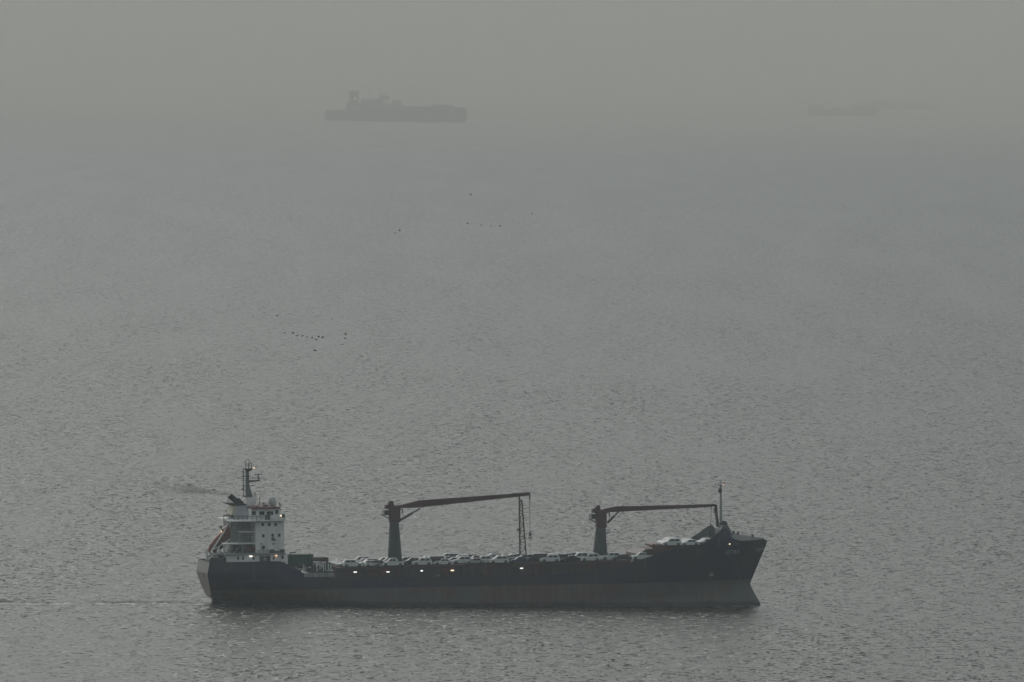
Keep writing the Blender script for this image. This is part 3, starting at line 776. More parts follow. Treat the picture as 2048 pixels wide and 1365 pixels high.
# ---- deck cranes
def crane(ped, seam, top, knob, cbox, cab, boom_top, boom_bot, strut, basket, tipw, name_post):
    c = MB(); pts = ped
    rows = [(ped[0], ped[1], ped[2]), (seam[0], seam[1], seam[2])]
    def ring(mb, rows, n=20):
        vs = []
        for l, r, y in rows:
            a, wz = S(l, y, 0); b, _ = S(r, y, 0); cx, rad = (a + b) / 2, (b - a) / 2
            vs += [(cx + rad * math.cos(2 * math.pi * i / n), rad * math.sin(2 * math.pi * i / n), wz) for i in range(n)]
        m_ = len(rows)
        return mb.add(vs, [(k * n + i, k * n + (i + 1) % n, k * n + n + (i + 1) % n, k * n + n + i) for k in range(m_ - 1) for i in range(n)] + [tuple(reversed(range(n))), tuple(range(n * (m_ - 1), n * m_))])
    l0, r0, y0 = ped
    ring(c, [(l0, r0, y0 + 14), rows[0], rows[1]])
    base = c.build('crane_pedestal', CRGREEN, ship, smooth=False)
    c = MB(); c2 = top
    a, wz = S(top[0], seam[2], 0); b, _ = S(top[1], seam[2], 0); wt = Z(top[0], top[2], 0)
    hw = 1.15
    c.box((a, -hw, wz), (b, hw, wt))
    c.build('slewing_column', MAROON, base, bevel=0.15)
    c = MB(); c.prism([S(x, y, 0) for x, y in knob], -0.9, 0.9); c.build('crane_head', MAROON, base)
    c = MB(); rect(c, *cbox, -0.9, 0.9); c.build('winch_box', MAROON, base)
    cx0, cy0, cx1, cy1 = cab
    c = MB(); rect(c, cx0 + 5.5, cy0 + 1, cx1, cy1 - 0.3, -0.9, 0.9); cb = c.build('operator_cab', DKGREY, base)
    c = MB(); rect(c, cx0, cy1 - 0.6, cx1 + 2, cy1 + 0.3, -1.0, 1.0); line(c, (cx0 + 0.4, cy0 + 2), (cx0 + 0.4, cy1), -0.9, 0.06); line(c, (cx0 + 0.4, cy0 + 2), (cx0 + 4, cy0 + 2), -0.9, 0.04)
    line(c, (cx0 + 1, cy1 + 0.5), (cx1 + 1.5, cy1 + 7.5), 0, 0.11); c.build('cab_platform', DKGREY, base)
    c = MB(); n_ = len(boom_top)
    poly = [S(x, y, 0) for x, y in boom_top] + [S(x, y, 0) for x, y in reversed(boom_bot)]
    c.prism(poly, -0.75, 0.75); jib = c.build('jib', MAROON, base)
    c = MB()
    for k in range(1, 9):
        t = k / 9; x0, y0_ = boom_top[1]; x1, y1_ = boom_top[-2]
        x = x0 + (x1 - x0) * t; y = y0_ + (y1_ - y0_) * t
        line(c, (x, y), (x, y - 1.5), -0.6, 0.06)
    line(c, boom_top[1], boom_top[-2], -0.6, 0.03)
    c.build('jib_fittings', DKGREY, jib)
    c = MB()
    for v in (-0.55, 0.55):
        p, q = S(*strut[0], v), S(*strut[1], v); mid = (p[0] + (q[0] - p[0]) * 0.6, p[1] + (q[1] - p[1]) * 0.6)
        c.tube((p[0], v, p[1]), (mid[0], v, mid[1]), 0.30); c.tube((mid[0], v, mid[1]), (q[0], v, q[1]), 0.17)
    c.build('luffing_cylinder', CRGREEN, base)
    c = MB(); bx0, by0, bx1, by1 = basket
    for y in (by0, (by0 + by1) / 2, by1): line(c, (bx0, y), (bx1, y), -0.6, 0.05)
    rect(c, bx0, by1 - 0.4, bx1, by1 + 0.3, -0.8, 0.8); line(c, (bx1, by0), (bx1, by1), -0.6, 0.05); line(c, ((bx0 + bx1) / 2, by0), ((bx0 + bx1) / 2, by1), -0.6, 0.04); line(c, (bx1 - 1, by1), (bx0, by1 + 6), -0.3, 0.08)
    c.build('service_platform', GREYP, base)
    return base, jib
b1, j1 = crane((775.5, 804, 1118), (779, 797.5, 1045), (778.5, 799.5, 1013.5), [(777.5, 1014), (775.8, 1007), (777.5, 1003), (781.5, 1001.8), (785, 1003), (787.5, 1014)],
               (771.3, 1010.5, 779, 1018.5), (764, 1020, 777.5, 1030.5), [(787, 1011.5), (800, 1010.6), (835, 1001.3), (1050, 985.6), (1056, 984.5), (1060, 987)],
               [(787, 1017.5), (800, 1016.8), (835, 1015.5), (1049, 992.3), (1056, 991.2), (1059.5, 991)], ((801, 1040.5), (840, 1017.5)), (797.5, 1049.5, 806, 1056.5), None, 0)
b2, j2 = crane((1185.5, 1214.5, 1108), (1192, 1211, 1055), (1192, 1212, 1021.5), [(1192, 1024), (1190.5, 1014), (1193, 1010.8), (1196, 1010.5), (1198.5, 1012), (1201, 1024)],
               (1185.5, 1018.3, 1193, 1026.5), (1178.5, 1028, 1191.5, 1038.5), [(1200, 1020.5), (1210, 1017.6), (1231, 1013), (1420, 1009), (1427, 1008), (1433, 1009.5)],
               [(1200, 1026), (1210, 1025), (1231, 1024), (1420, 1014.2), (1427, 1013), (1432.5, 1013)], ((1215, 1046), (1238, 1023)), (1211.5, 1056, 1220, 1064), None, 0)
c = MB(); p = S(796, 1022, -1); rect(c, 799, 1018.5, 805.5, 1020, -1, 1); line(c, (804.8, 1019), (804.8, 1027), -0.6, 0.12); c.build('head_bracket', MAROON, b1)
c = MB(); rect(c, 1212, 1025.5, 1219.5, 1027, -1, 1); line(c, (1218.8, 1026), (1218.8, 1034), -0.6, 0.12); c.build('head_bracket', MAROON, b2)
# hoist wires and hooks
c = MB(); p = S(1059.3, 989, 0); q = S(1059.3, 1066, 0); c.beam((p[0], 0, p[1]), (p[0], 0, p[1] - 1.2), 0.14); c.tube((p[0], -0.12, p[1]), (p[0], -0.12, q[1]), 0.035, n=5); c.tube((p[0], 0.12, p[1]), (p[0], 0.12, q[1]), 0.035, n=5)
c.tube((p[0], 0, q[1]), (p[0], 0, Z(1059, 1112, 0)), 0.025, n=5); c.build('hoist_wire', WIRE, b1)
c = MB(); c.prism([(p[0] - 0.22, q[1]), (p[0] + 0.22, q[1]), (p[0] + 0.26, q[1] - 0.8), (p[0] - 0.26, q[1] - 0.8)], -0.25, 0.25)
c.tube((p[0], 0, q[1] - 0.8), (p[0], 0, q[1] - 1.25), 0.1)
for s_ in (-1, 1): c.tube((p[0], 0, q[1] - 1.3), (p[0] + s_ * 0.4, 0, q[1] - 1.22), 0.1); c.tube((p[0] + s_ * 0.4, 0, q[1] - 1.22), (p[0] + s_ * 0.52, 0, q[1] - 0.95), 0.08, 0.04)
c.build('cargo_hook', WIRE, b1)
c = MB(); p = S(1423, 1012, 0); q = S(1420, 1076, 0); c.tube((p[0], 0, p[1]), (q[0], 0, q[1]), 0.06, n=5); c.tube((q[0] + 0.05, 0, q[1] + 1.6), (q[0], 0, q[1]), 0.16)
c.build('hoist_wire', WIRE, b2)
# boom rests
c = MB()
for v in (-0.7, 0.7):
    line(c, (1038.6, 992.5), (1040, 1120), v, 0.17); line(c, (1043.5, 1001), (1053, 1120), v, 0.14)
    pts = [((1038.7, 992.5 + 11.6 * k), (1043.5 + 9.5 * (k * 11.6 - 8) / 119, 992.5 + 11.6 * k)) for k in range(1, 11)]
    for k, (a, b) in enumerate(pts):
        line(c, a, b, v, 0.07)
        if k + 1 < len(pts): line(c, (a if k % 2 else b), (pts[k + 1][1] if k % 2 else pts[k + 1][0]), v, 0.07)
    line(c, (1039, 1001), (1044, 1001), v, 0.13)
for k in range(1, 11):
    p = S(1038.7, 992.5 + 11.6 * k, 0); c.beam((p[0], -0.7, p[1]), (p[0], 0.7, p[1]), 0.07)
rect(c, 1036.3, 1058, 1039.5, 1062, -0.9, 0.9)
c.build('boom_rest_tower', mat('tower_green', (0.030, 0.048, 0.042), 0.6, spots=(RUST, 0.35, 0.5)), ship)
c = MB(); line(c, (1431.5, 1010), (1432, 1022), 0, 0.3); line(c, (1430, 1017), (1432, 1028), 0.2, 0.3); line(c, (1431.5, 1022), (1436, 1054), 0, 0.3); line(c, (1433, 1030), (1432.5, 1052), 0.6, 0.14)
c.build('boom_rest', CRGREEN, ship)

# ------------------------------------------------------------------ lifeboat (rests on the launching ramp)
p, q = Vector((*S(417.5, 1104.5, 0), 0)), Vector((*S(466.5, 1060, 0), 0))
lbo = empty('lifeboat', 'faded orange enclosed lifeboat slanting nose down on the stern launching ramp', 'lifeboat')
ang = math.atan2(q.y - p.y, q.x - p.x); LL = (q - p).length
lbo.matrix_world = FR @ Matrix.Translation((p.x, 0, p.y)) @ Matrix.Rotation(-ang, 4, 'Y')
prof = [(0.0, 0.12, 0.25, -0.05), (0.05, 0.5, 0.6, -0.1), (0.15, 0.95, 1.0, -0.1), (0.35, 1.3, 1.25, 0.0), (0.6, 1.4, 1.32, 0.05), (0.85, 1.35, 1.3, 0.05), (0.97, 1.1, 1.1, 0.0), (1.0, 0.8, 0.8, 0.0)]
c = MB(); vs = []; n = 18
for t, hw, hh, off in prof:
    for i in range(n):
        a = 2 * math.pi * i / n; cx, sx = math.cos(a), math.sin(a)
        r = 1.0 / (abs(cx) ** 2.6 + abs(sx) ** 2.6) ** (1 / 2.6)
        vs.append((t * LL, hw * r * cx, off + 1.22 * hh * r * sx))
c.add(vs, [(k * n + i, k * n + (i + 1) % n, (k + 1) * n + (i + 1) % n, (k + 1) * n + i) for k in range(len(prof) - 1) for i in range(n)] + [tuple(reversed(range(n))), tuple(range((len(prof) - 1) * n, len(prof) * n))])
c.build('boat_hull', ORANGE, lbo, smooth=True)
MB().prism([(LL * 0.70, 1.2), (LL * 0.73, 1.85), (LL * 0.93, 1.85), (LL * 0.96, 1.2)], -0.6, 0.6).build('conning_cabin', mat('lifeboat_pale', (0.33, 0.22, 0.18), 0.5), lbo)
c = MB(); c.box((LL * 0.1, -1.45, -0.08), (LL * 0.98, -1.38, 0.1)).box((LL * 0.1, 1.38, -0.08), (LL * 0.98, 1.45, 0.1)); c.build('fender', DKGREY, lbo)
c = MB()
for t in (0.35, 0.5, 0.65): c.box((LL * t, -1.42, 0.35), (LL * t + 0.5, -1.2, 0.65)).box((LL * t, 1.2, 0.35), (LL * t + 0.5, 1.42, 0.65))
c.each('porthole', GLASS, lbo)
# rescue boat on the side platform
u, w_ = S(484, 1100, -7.4)
rbo = empty('rescue_boat', 'small faded red rescue boat stowed on the side platform beside the house', 'boat', mw=at_ship(u, -7.4, w_))
L2 = 3.9; c = MB(); vs = []; n = 10
for t, hw, z0, z1 in ((0, 0.7, -0.35, 0.45), (0.3, 0.85, -0.55, 0.45), (0.7, 0.8, -0.55, 0.5), (0.9, 0.5, -0.3, 0.6), (1.0, 0.1, 0.2, 0.7)):
    for i in range(n + 1):
        a = math.pi * i / n; vs.append((t * L2, hw * math.cos(a), z1 - (z1 - z0) * math.sin(a)))
c.add(vs, [(k * (n + 1) + i, k * (n + 1) + i + 1, (k + 1) * (n + 1) + i + 1, (k + 1) * (n + 1) + i) for k in range(4) for i in range(n)] + [(k * (n + 1), (k + 1) * (n + 1), (k + 1) * (n + 1) + n, k * (n + 1) + n) for k in range(4)] + [tuple(range(n + 1))])
c.build('boat_hull', mat('rescue_red', (0.14, 0.06, 0.05), 0.5), rbo, smooth=False)
c = MB(); c.box((0.9, -0.3, 0.47), (1.7, 0.3, 1.0)); c.build('console', DKGREY, rbo)

# ------------------------------------------------------------------ containers on the after hatch
def container(px0, py0, px1, py1, v0, v1, m, label, supports):
    a, b = U(px0, (py0 + py1) / 2, v0), U(px1, (py0 + py1) / 2, v0); t, d = Z((px0 + px1) / 2, py0, v0), Z((px0 + px1) / 2, py1, v0)
    e = empty('container', label, 'container', 'containers on the well deck', mw=at_ship(a, v0, d))
    L_, W_, H_ = b - a, v1 - v0, t - d
    c = MB(); N_ = int(L_ / 0.28); pts = []
    for i in range(N_ + 1): pts.append((L_ * i / N_, 0.09 if i % 2 else 0.03))
    vs = [(x, y, 0.12) for x, y in pts] + [(x, y, H_ - 0.1) for x, y in pts]
    c.add(vs, [(i, i + 1, i + 2 + N_, i + 1 + N_) for i in range(N_)])
    c.box((0.05, 0.12, 0.1), (L_ - 0.05, W_ - 0.05, H_ - 0.05)); c.build('container_wall', m, e)
    c = MB()
    for x in (0, L_ - 0.16):
        for y in (0, W_ - 0.16): c.box((x, y, 0), (x + 0.16, y + 0.16, H_))
    for y in (0.002, W_ - 0.14):
        for z in (0.0, H_ - 0.14): c.box((0.165, y, z), (L_ - 0.165, y + 0.13, z + 0.14))
    c.build('container_frame', m, e)
    return e
container(577.5, 1109.5, 627, 1130.5, -4.6, -2.1, GREENC, 'long green container beside the white deckhouse', 1)
container(627.5, 1115.5, 657, 1124.2, -0.5, 2.0, mat('brown_green_container', (0.075, 0.062, 0.048), 0.6, spots=((0.03, 0.06, 0.05), 1.0, 0.55)), 'low brown grey container forward of the green one', 1)
g = MB()
for x in (580, 602, 624): line(g, (x, 1130.5), (x, 1142), -4.3, 0.2); line(g, (x, 1130.5), (x, 1142), -2.3, 0.2)
for x in (630, 654): line(g, (x, 1124), (x, 1140), 0, 0.2); line(g, (x, 1124), (x, 1140), 1.7, 0.2)
rect(g, 578, 1129.8, 627, 1131.6, -4.5, -2.2)
g.build('container_stand', DKGREY, ship)
g = MB(); line(g, (580, 1110), (580.5, 1106), -4, 0.12); line(g, (580.5, 1106), (591.5, 1105), -4, 0.12); g.build('bent_pipe', BLACKP, ship)

# ------------------------------------------------------------------ cars
CAR_T = {  # side outlines: lower body, cabin (belt rear x, belt front x, roof rear x, roof front x), belt z, roof z, length, width
    'sedan': dict(L=4.6, W=1.78, belt=0.90, roof=1.43, hood=0.80, tail=0.92, c=(0.55, 3.35, 1.25, 2.55)),
    'hatchback': dict(L=4.1, W=1.72, belt=0.92, roof=1.48, hood=0.84, tail=0.92, c=(0.10, 3.05, 0.55, 2.3)),
    'suv': dict(L=4.75, W=1.88, belt=1.08, roof=1.74, hood=1.0, tail=1.08, c=(0.12, 3.55, 0.55, 2.75)),
    'pickup': dict(L=5.25, W=1.85, belt=1.12, roof=1.78, hood=1.05, tail=1.10, c=(1.75, 3.95, 1.95, 3.2)),
    'van': dict(L=4.9, W=1.85, belt=1.12, roof=1.95, hood=1.0, tail=1.12, c=(0.05, 4.25, 0.15, 3.4)),
}
COLS = {'white': (0.62, 0.65, 0.66), 'silver': (0.34, 0.36, 0.37), 'black': (0.025, 0.027, 0.03), 'blue': (0.035, 0.055, 0.14), 'dark green': (0.02, 0.045, 0.04), 'dark grey': (0.07, 0.075, 0.08)}
def car_proto(kind, colour):
    T = CAR_T[kind]; L_, W_, bz, rz_, hz, tz = T['L'], T['W'], T['belt'], T['roof'], T['hood'], T['tail']
    m = mat('car_paint_' + colour.replace(' ', '_'), COLS[colour], 0.28, var=0.03)
    y = W_ / 2; c = MB(); g0 = 0.22; wr = 0.36 if kind in ('suv', 'pickup', 'van') else 0.32
    w1, w2 = 0.85, L_ - 0.88                   # wheel centres, rear then front (front = +x)
    def arch(x): return [(x - wr - 0.06, g0), (x - wr - 0.02, 0.42), (x - 0.22, wr * 2 + 0.02), (x + 0.22, wr * 2 + 0.02), (x + wr + 0.02, 0.42), (x + wr + 0.06, g0)]
    low = [(0.04, 0.32)] + [(0.15, g0)] + arch(w1) + arch(w2) + [(L_ - 0.12, g0), (L_ - 0.0, 0.45), (L_ - 0.06, hz - 0.22), (L_ - 0.35, hz - 0.08), (T['c'][1], bz), (T['c'][0] + 0.02, bz), (0.08, tz - 0.04), (0.0, 0.6)]
    if kind == 'pickup': low = low[:-4] + [(T['c'][1], bz), (T['c'][0], bz), (T['c'][0], bz - 0.02), (0.05, tz - 0.03), (0.0, 0.6)]
    c.prism(low, -y, y)
    a, b, d, e = T['c']; yi = y - 0.06; yr = y - 0.24
    cab = [(a, -yi, bz), (b, -yi, bz), (b, yi, bz), (a, yi, bz), (d, -yr, rz_), (e, -yr, rz_), (e, yr, rz_), (d, yr, rz_)]
    c.add(cab, [(0, 1, 5, 4), (1, 2, 6, 5), (2, 3, 7, 6), (3, 0, 4, 7), (4, 5, 6, 7)])
    root = bpy.data.objects.new('car' if kind != 'pickup' else 'pickup_truck', None)
    parts = [c.build('body', m, root)]
    def q(P, s_, t_): # bilinear on quad P0..P3
        return [P[0][k] * (1 - s_) * (1 - t_) + P[1][k] * s_ * (1 - t_) + P[2][k] * s_ * t_ + P[3][k] * (1 - s_) * t_ for k in range(3)]
    def panel(P, s0, s1, t0, t1, nrm):
        vs = [q(P, s0, t0), q(P, s1, t0), q(P, s1, t1), q(P, s0, t1)]
        return [(v[0] + nrm[0], v[1] + nrm[1], v[2] + nrm[2]) for v in vs]
    for sg, idx_ in ((-1, (0, 1, 5, 4)), (1, (3, 2, 6, 7))):
        P = [cab[i] for i in idx_]; c = MB()
        cuts = ((0.1, 0.48), (0.52, 0.88)) if kind != 'van' else ((0.04, 0.34), (0.37, 0.66), (0.69, 0.93))
        for s0, s1 in cuts: c.add(panel(P, s0, s1, 0.08, 0.86, (0, sg * 0.015, 0.004)), [(0, 1, 2, 3)])
        parts.append(c.build('side_window', GLASS, root))
    c = MB(); c.add(panel([cab[i] for i in (1, 2, 6, 5)], 0.06, 0.94, 0.05, 0.92, (0.015, 0, 0.012)), [(0, 1, 2, 3)]); parts.append(c.build('windscreen', GLASS, root))
    c = MB(); c.add(panel([cab[i] for i in (0, 3, 7, 4)], 0.08, 0.92, 0.1, 0.88, (-0.015, 0, 0.012)), [(0, 1, 2, 3)]); parts.append(c.build('rear_window', GLASS, root))
    if kind == 'pickup':
        c = MB(); c.box((0.12, -y + 0.12, tz - 0.06), (a - 0.08, y - 0.12, tz + 0.003)); parts.append(c.build('load_bed', BLACKP, root))
    for x in (w1, w2):
        for s_ in (-1, 1):
            c = MB().tube((x, s_ * (y - 0.22), wr), (x, s_ * (y + 0.0), wr), wr, n=14)
            wo_ = c.build('wheel', TYRE, root); parts.append(wo_)
            r_ = MB().tube((x, s_ * (y - 0.02), wr), (x, s_ * (y + 0.02), wr), wr * 0.6, n=10).build('rim', RIM, wo_)
            parts.append(r_)
    for s_ in (-1, 1):
        c = MB().box((L_ - 0.16, s_ * (y - 0.12) - 0.16, hz - 0.32), (L_ - 0.03, s_ * (y - 0.12) + 0.13, hz - 0.17)); parts.append(c.build('headlight', mat('lamp_glass', (0.4, 0.42, 0.44), 0.1), root))
    return root, parts
PROTO = {}
def place_car(kind, colour, u_left, v, wz, facing, label, group, rows_back=False):
    """u_left: after end of the car; facing +1 = towards the bow"""
    key = (kind, colour)
    if key not in PROTO: PROTO[key] = car_proto(kind, colour); first = True
    else: first = False
    src, parts = PROTO[key]
    L_ = CAR_T[kind]['L']
    mw = at_ship(u_left if facing > 0 else u_left + L_, v, wz, 0 if facing > 0 else math.pi)
    slope = math.atan(0.0066)
    if first: o = src; col.objects.link(o)
    else:
        o = src.copy(); col.objects.link(o); m_ = {src: o}
        for p_ in parts:
            c_ = p_.copy(); c_.parent = m_[p_.parent]; col.objects.link(c_); m_[p_] = c_
    o.matrix_world = mw
    tag(o, label, 'pickup' if kind == 'pickup' else 'car', group)
    return o
KN = {'sedan': 'sedan', 'hatchback': 'hatchback', 'suv': 'SUV', 'pickup': 'double cab pickup', 'van': 'minivan'}
VROW = [-7.7 + 2.2 * k for k in range(7)]
# near row as read off the photograph: left px, base py, kind, colour, facing, distinguishing words
NEAR = [(686.5, 'suv', 'white', 1, 'white SUV facing the bow, first car forward of the well deck', 'the bow-facing SUV'),
        (729.5, 'hatchback', 'white', 1, 'small white hatchback between the bow-facing SUV and a black car', 'the small hatchback'),
        (764, 'pickup', 'white', -1, 'white double cab pickup in the near row under the after crane', 'the after crane pickup'),
        (825, 'suv', 'white', -1, 'white SUV in the near row just forward of the white pickup', 'the SUV next to the after pickup'),
        (867.5, 'sedan', 'white', -1, 'white sedan in the near row above the yellowish deck lamp', 'the sedan over the yellowish lamp'),
        (931, 'sedan', 'silver', -1, 'silver grey sedan in the near row halfway from after crane to lattice tower', 'the near silver sedan'),
        (979, 'suv', 'white', -1, 'white SUV in the near row left of the blue sedan', 'the SUV left of the blue sedan'),
        (1021, 'sedan', 'blue', -1, 'dark blue sedan in the near row at the lattice tower foot', 'the blue sedan'),
        (1081, 'suv', 'white', -1, 'white SUV in the near row right of the hanging cargo hook', 'the SUV by the cargo hook'),
        (1122.5, 'sedan', 'black', -1, 'black sedan in the near row between two white SUVs', 'the near black sedan'),
        (1162, 'suv', 'white', -1, 'white SUV in the near row at the forward crane pedestal foot', 'the forward crane SUV'),
        (1226, 'sedan', 'dark green', -1, 'dark green sedan in the near row beside the foremost white pickup', 'the dark green sedan'),
        (1264, 'pickup', 'white', -1, 'white double cab pickup at the bow end of the hatch covers', 'the foremost white pickup')]
GN = 'cars in the near row on the hatch covers'; GB = 'cars in the rows behind on the hatch covers'; GW = 'cars on the raised bow platform'
ORD = ['second', 'third', 'fourth', 'fifth', 'sixth', 'seventh', 'farthest']
for k, (px, kind, colour, fc, label, ref) in enumerate(NEAR):
    u = U(px, 1128, VROW[0] - 0.9); place_car(kind, colour, u, VROW[0], cover_w(u + 2) + 0.01, fc, label, GN)
# the cars standing a row further in but seen through the gaps of the near row
rc = random.Random(11)
cols_ = [('hatchback', 'black', 745, 1), ('suv', 'black', 806, -1), ('suv', 'white', 905, -1), ('van', 'black', 1056, -1), ('suv', 'white', 1203, -1)]
gaps = {745: 'black hatchback in a gap between the small white hatchback and the white pickup', 806: 'black SUV set back between the after white pickup and the next white SUV', 905: 'white SUV set back in the gap right of the sedan over the yellowish lamp',
        1056: 'black minivan set back behind the gap beside the cargo hook', 1203: 'white SUV set back in the gap forward of the forward crane'}
for kind, colour, px, fc in cols_:
    rowi = 0 if px == 745 else 1
    u = U(px, 1128, VROW[rowi] - 0.9); place_car(kind, colour, u, VROW[rowi], cover_w(u + 2) + 0.01, fc, gaps[px], GN if rowi == 0 else GB)
# rows behind: same columns, mixed kinds
occupied = {1: [(U(px, 1128, VROW[1] - 0.9), CAR_T[kd]['L']) for kd, cc, px, f_ in cols_ if px != 745]}
for r in range(1, 7):
    u = CO0 + 0.3 + rc.uniform(0, 0.8); 
    kx = 0
    while u < CO1 - 5.3:
        kind = rc.choice(['sedan', 'sedan', 'suv', 'suv', 'hatchback', 'van', 'pickup']); colour = rc.choice(['white', 'white', 'white', 'silver', 'black', 'dark grey', 'silver'])
        if r > 2 and kind in ('van', 'suv', 'pickup') and rc.random() < 0.75: kind = 'sedan'
        L_ = CAR_T[kind]['L']; clash = False
        for a, l in occupied.get(r, []):
            if u < a + l + 0.15 and u + L_ > a - 0.15: clash = (a, l)
        cr = any(abs(VROW[r]) < 2.9 and u < b_ and u + L_ > a_ for a_, b_ in CR_ZONES) if 'CR_ZONES' in globals() else False
        if clash: u = clash[0] + clash[1] + 0.3; continue
        # keep clear of the crane pedestals and the lattice tower
        bad = None
        for a_, b_ in ((-21.2, -15.4), (10.3, 13.6), (28.0, 33.6)):
            if abs(VROW[r]) < (2.75 if a_ != 10.3 else 1.75) and u < b_ and u + L_ > a_: bad = b_
        if bad: u = bad + 0.1; continue
        near = min(NEAR, key=lambda n_: abs(U(n_[0] + 20, 1128, VROW[0]) - (u + L_ / 2)))
        du = (u + L_ / 2) - U(near[0] + 20, 1128, VROW[0])
        side = 'behind' if abs(du) < 1.2 else ('behind, left of' if du < 0 else 'behind, right of')
        lab = '%s %s, %s row in, %s %s' % (colour, KN[kind].replace('double cab ', ''), ORD[r - 1], side, near[5])
        place_car(kind, colour, u, VROW[r], cover_w(u + 2) + 0.01, -1, lab, GB)
        u += L_ + rc.uniform(0.3, 0.9); kx += 1
# bow platform
for r, v in enumerate((-6.0, -3.9, -1.8, 0.3)):
    for k, (px, kind) in enumerate(((1324.5, 'suv'), (1361.5, 'sedan'))):
        u = U(px, 1090, -6.9) + 0.12 * r
        nm = ('left' if k == 0 else 'right')
        lab = ('white %s, nearer the camera, %s of the two nearest on the bow platform' % (KN[kind], nm)) if r == 0 else 'white %s, %s one behind the %s front car on the bow platform' % (KN[kind], ['', 'first', 'second', 'third', 'fourth'][r], nm)
        place_car(kind, 'white', u, v, PW + 0.01, -1, lab, GW)
for r, v in enumerate((-3.9, -1.8, 0.3)):
    u = U(1399.5, 1088, -6.9) + 0.12 * r
    place_car('sedan', 'white', u, v, PW + 0.01, -1, 'white sedan against the bow bulwark, %s of its file from the camera' % ['first', 'second', 'last'][r], GW)

# ------------------------------------------------------------------ far ships (each in its own frame, metres)
def far_frame(px, py, rz=0.0):
    d = ray(px, py); t = -CAM_Z / d.z; P = Vector((0, 0, CAM_Z)) + d * t
    return Matrix.Translation(P) @ Matrix.Rotation(rz, 4, 'Z'), F_PX / P.y
def far_hull(mb, L_, W_, H_, bow=8, flare=4):
    secs = [(0, 0.42), (0.04, 0.5), (0.75, 0.5), (0.88, 0.36), (0.96, 0.16), (1.0, 0.01)]
    vs = []
    for t, b in secs:
        for k, z in enumerate((-3, H_ * 0.5, H_)):
            x = t * L_ + (bow * (k / 2) * (1 if t > 0.9 else 0) * 0.6)
            bb_ = b * W_ * (1 if t < 0.8 else (0.6 + 0.2 * k))
            vs += [(x, -bb_, z), (x, bb_, z)]
    fs = []
    for i in range(len(secs) - 1):
        a, b = i * 6, (i + 1) * 6
        for k in range(2): fs += [(a + 2 * k, b + 2 * k, b + 2 * k + 2, a + 2 * k + 2), (a + 2 * k + 1, a + 2 * k + 3, b + 2 * k + 3, b + 2 * k + 1)]
        fs.append((a + 4, b + 4, b + 5, a + 5)); fs.append((a, a + 1, b + 1, b))
    fs += [(0, 2, 4, 5, 3, 1), (30, 31, 33, 35, 34, 32)]
    mb.add(vs, fs)
FH = mat('far_hull_blue', (0.03, 0.06, 0.11), 0.6); FW = mat('far_pale_blue', (0.16, 0.19, 0.22), 0.6); FC = mat('far_cargo', (0.10, 0.10, 0.11), 0.6, var=0.5, scale=0.08)
fm_, sc_ = far_frame(650, 241.5, 0.0)
fs1 = empty('container_ship', 'faint long ship in the fog, upper left, with tall block funnel near its stern', 'ship', mw=fm_)
def ft(px, py, base=(650, 241.5), s=None):   # measured offset -> metres in the far ship's own frame (roll removed)
    s = s or sc_; dx, dy = px - base[0], py - base[1]
    return (dx * math.cos(ROLL) + dy * math.sin(ROLL)) / s, (dx * math.sin(ROLL) - dy * math.cos(ROLL)) / s
L1 = ft(934, 244)[0]; H1 = ft(650, 221)[1]
c = MB(); far_hull(c, L1 - 3, 32, H1, 8); c.build('hull', FH, fs1)
def fbox(mb, x0, y0, x1, y1, hw, **k):
    a, t = ft(x0, y0, **k); b, d = ft(x1, y1, **k); mb.box((a, -hw, d - 1), (b, hw, t))
c = MB(); fbox(c, 699, 181.5, 717, 207, 7); fbox(c, 697, 183, 719, 186, 7.5); c.build('funnel', FC, fs1)
c = MB(); fbox(c, 692, 206, 722, 223, 14); fbox(c, 722, 198, 768, 223, 15); fbox(c, 758, 191, 777, 200, 6); fbox(c, 768, 207, 802, 223, 15); c.build('superstructure', FW, fs1)
c = MB(); line_ = None
a, b = ft(760, 192); a2, b2 = ft(760, 176); c.beam((a, 0, b - 2), (a, 0, b2), 0.5); a3, b3 = ft(741, 186); c.beam((a3, 0, b3 - 14), (a3, 0, b3 + 6), 0.4); c.build('mast', FC, fs1)
c = MB(); fbox(c, 786, 201, 803, 208, 12); fbox(c, 803, 213, 860, 226, 14); fbox(c, 860, 209.5, 905, 226, 14); c.build('deck_cargo', FC, fs1)
c = MB(); fbox(c, 906, 215, 931, 226, 9); c.build('forecastle', FH, fs1)
a, b = ft(711, 197.5); MB().box((a - 0.9, -7.6, b - 0.9), (a + 0.9, -7.0, b + 0.9)).build('lamp', mat('far_lamp', (1, .7, .6), emit=(1, 0.6, 0.5), strength=5), fs1)
fm2, sc2 = far_frame(1616, 231.5, 0.0); k2 = dict(base=(1616, 231.5), s=sc2)
fs2 = empty('bulk_carrier', 'barely visible ship in the fog at upper right, the left and lower one', 'ship', mw=fm2)
c = MB(); far_hull(c, ft(1758, 233, **k2)[0] - 4, 26, ft(1660, 219, **k2)[1], 5); c.build('hull', FH, fs2)
c = MB(); fbox(c, 1616, 208.5, 1646, 224, 12, **k2); fbox(c, 1664, 214, 1690, 224, 9, **k2); c.build('superstructure', FC, fs2)
c = MB(); fbox(c, 1700, 209, 1760, 224, 11, **k2); c.build('deck_cargo', FC, fs2)
fm3, sc3 = far_frame(1742, 219, 0.0); k3 = dict(base=(1742, 219), s=sc3)
fs3 = empty('tanker', 'fainter farther ship in the fog at upper right, the right and higher one', 'ship', mw=fm3)
c = MB(); far_hull(c, ft(1882, 221, **k3)[0] - 5, 30, ft(1760, 207, **k3)[1], 6); c.build('hull', FH, fs3)
c = MB(); fbox(c, 1745, 199.5, 1792, 212, 12, **k3); c.build('superstructure', FC, fs3)
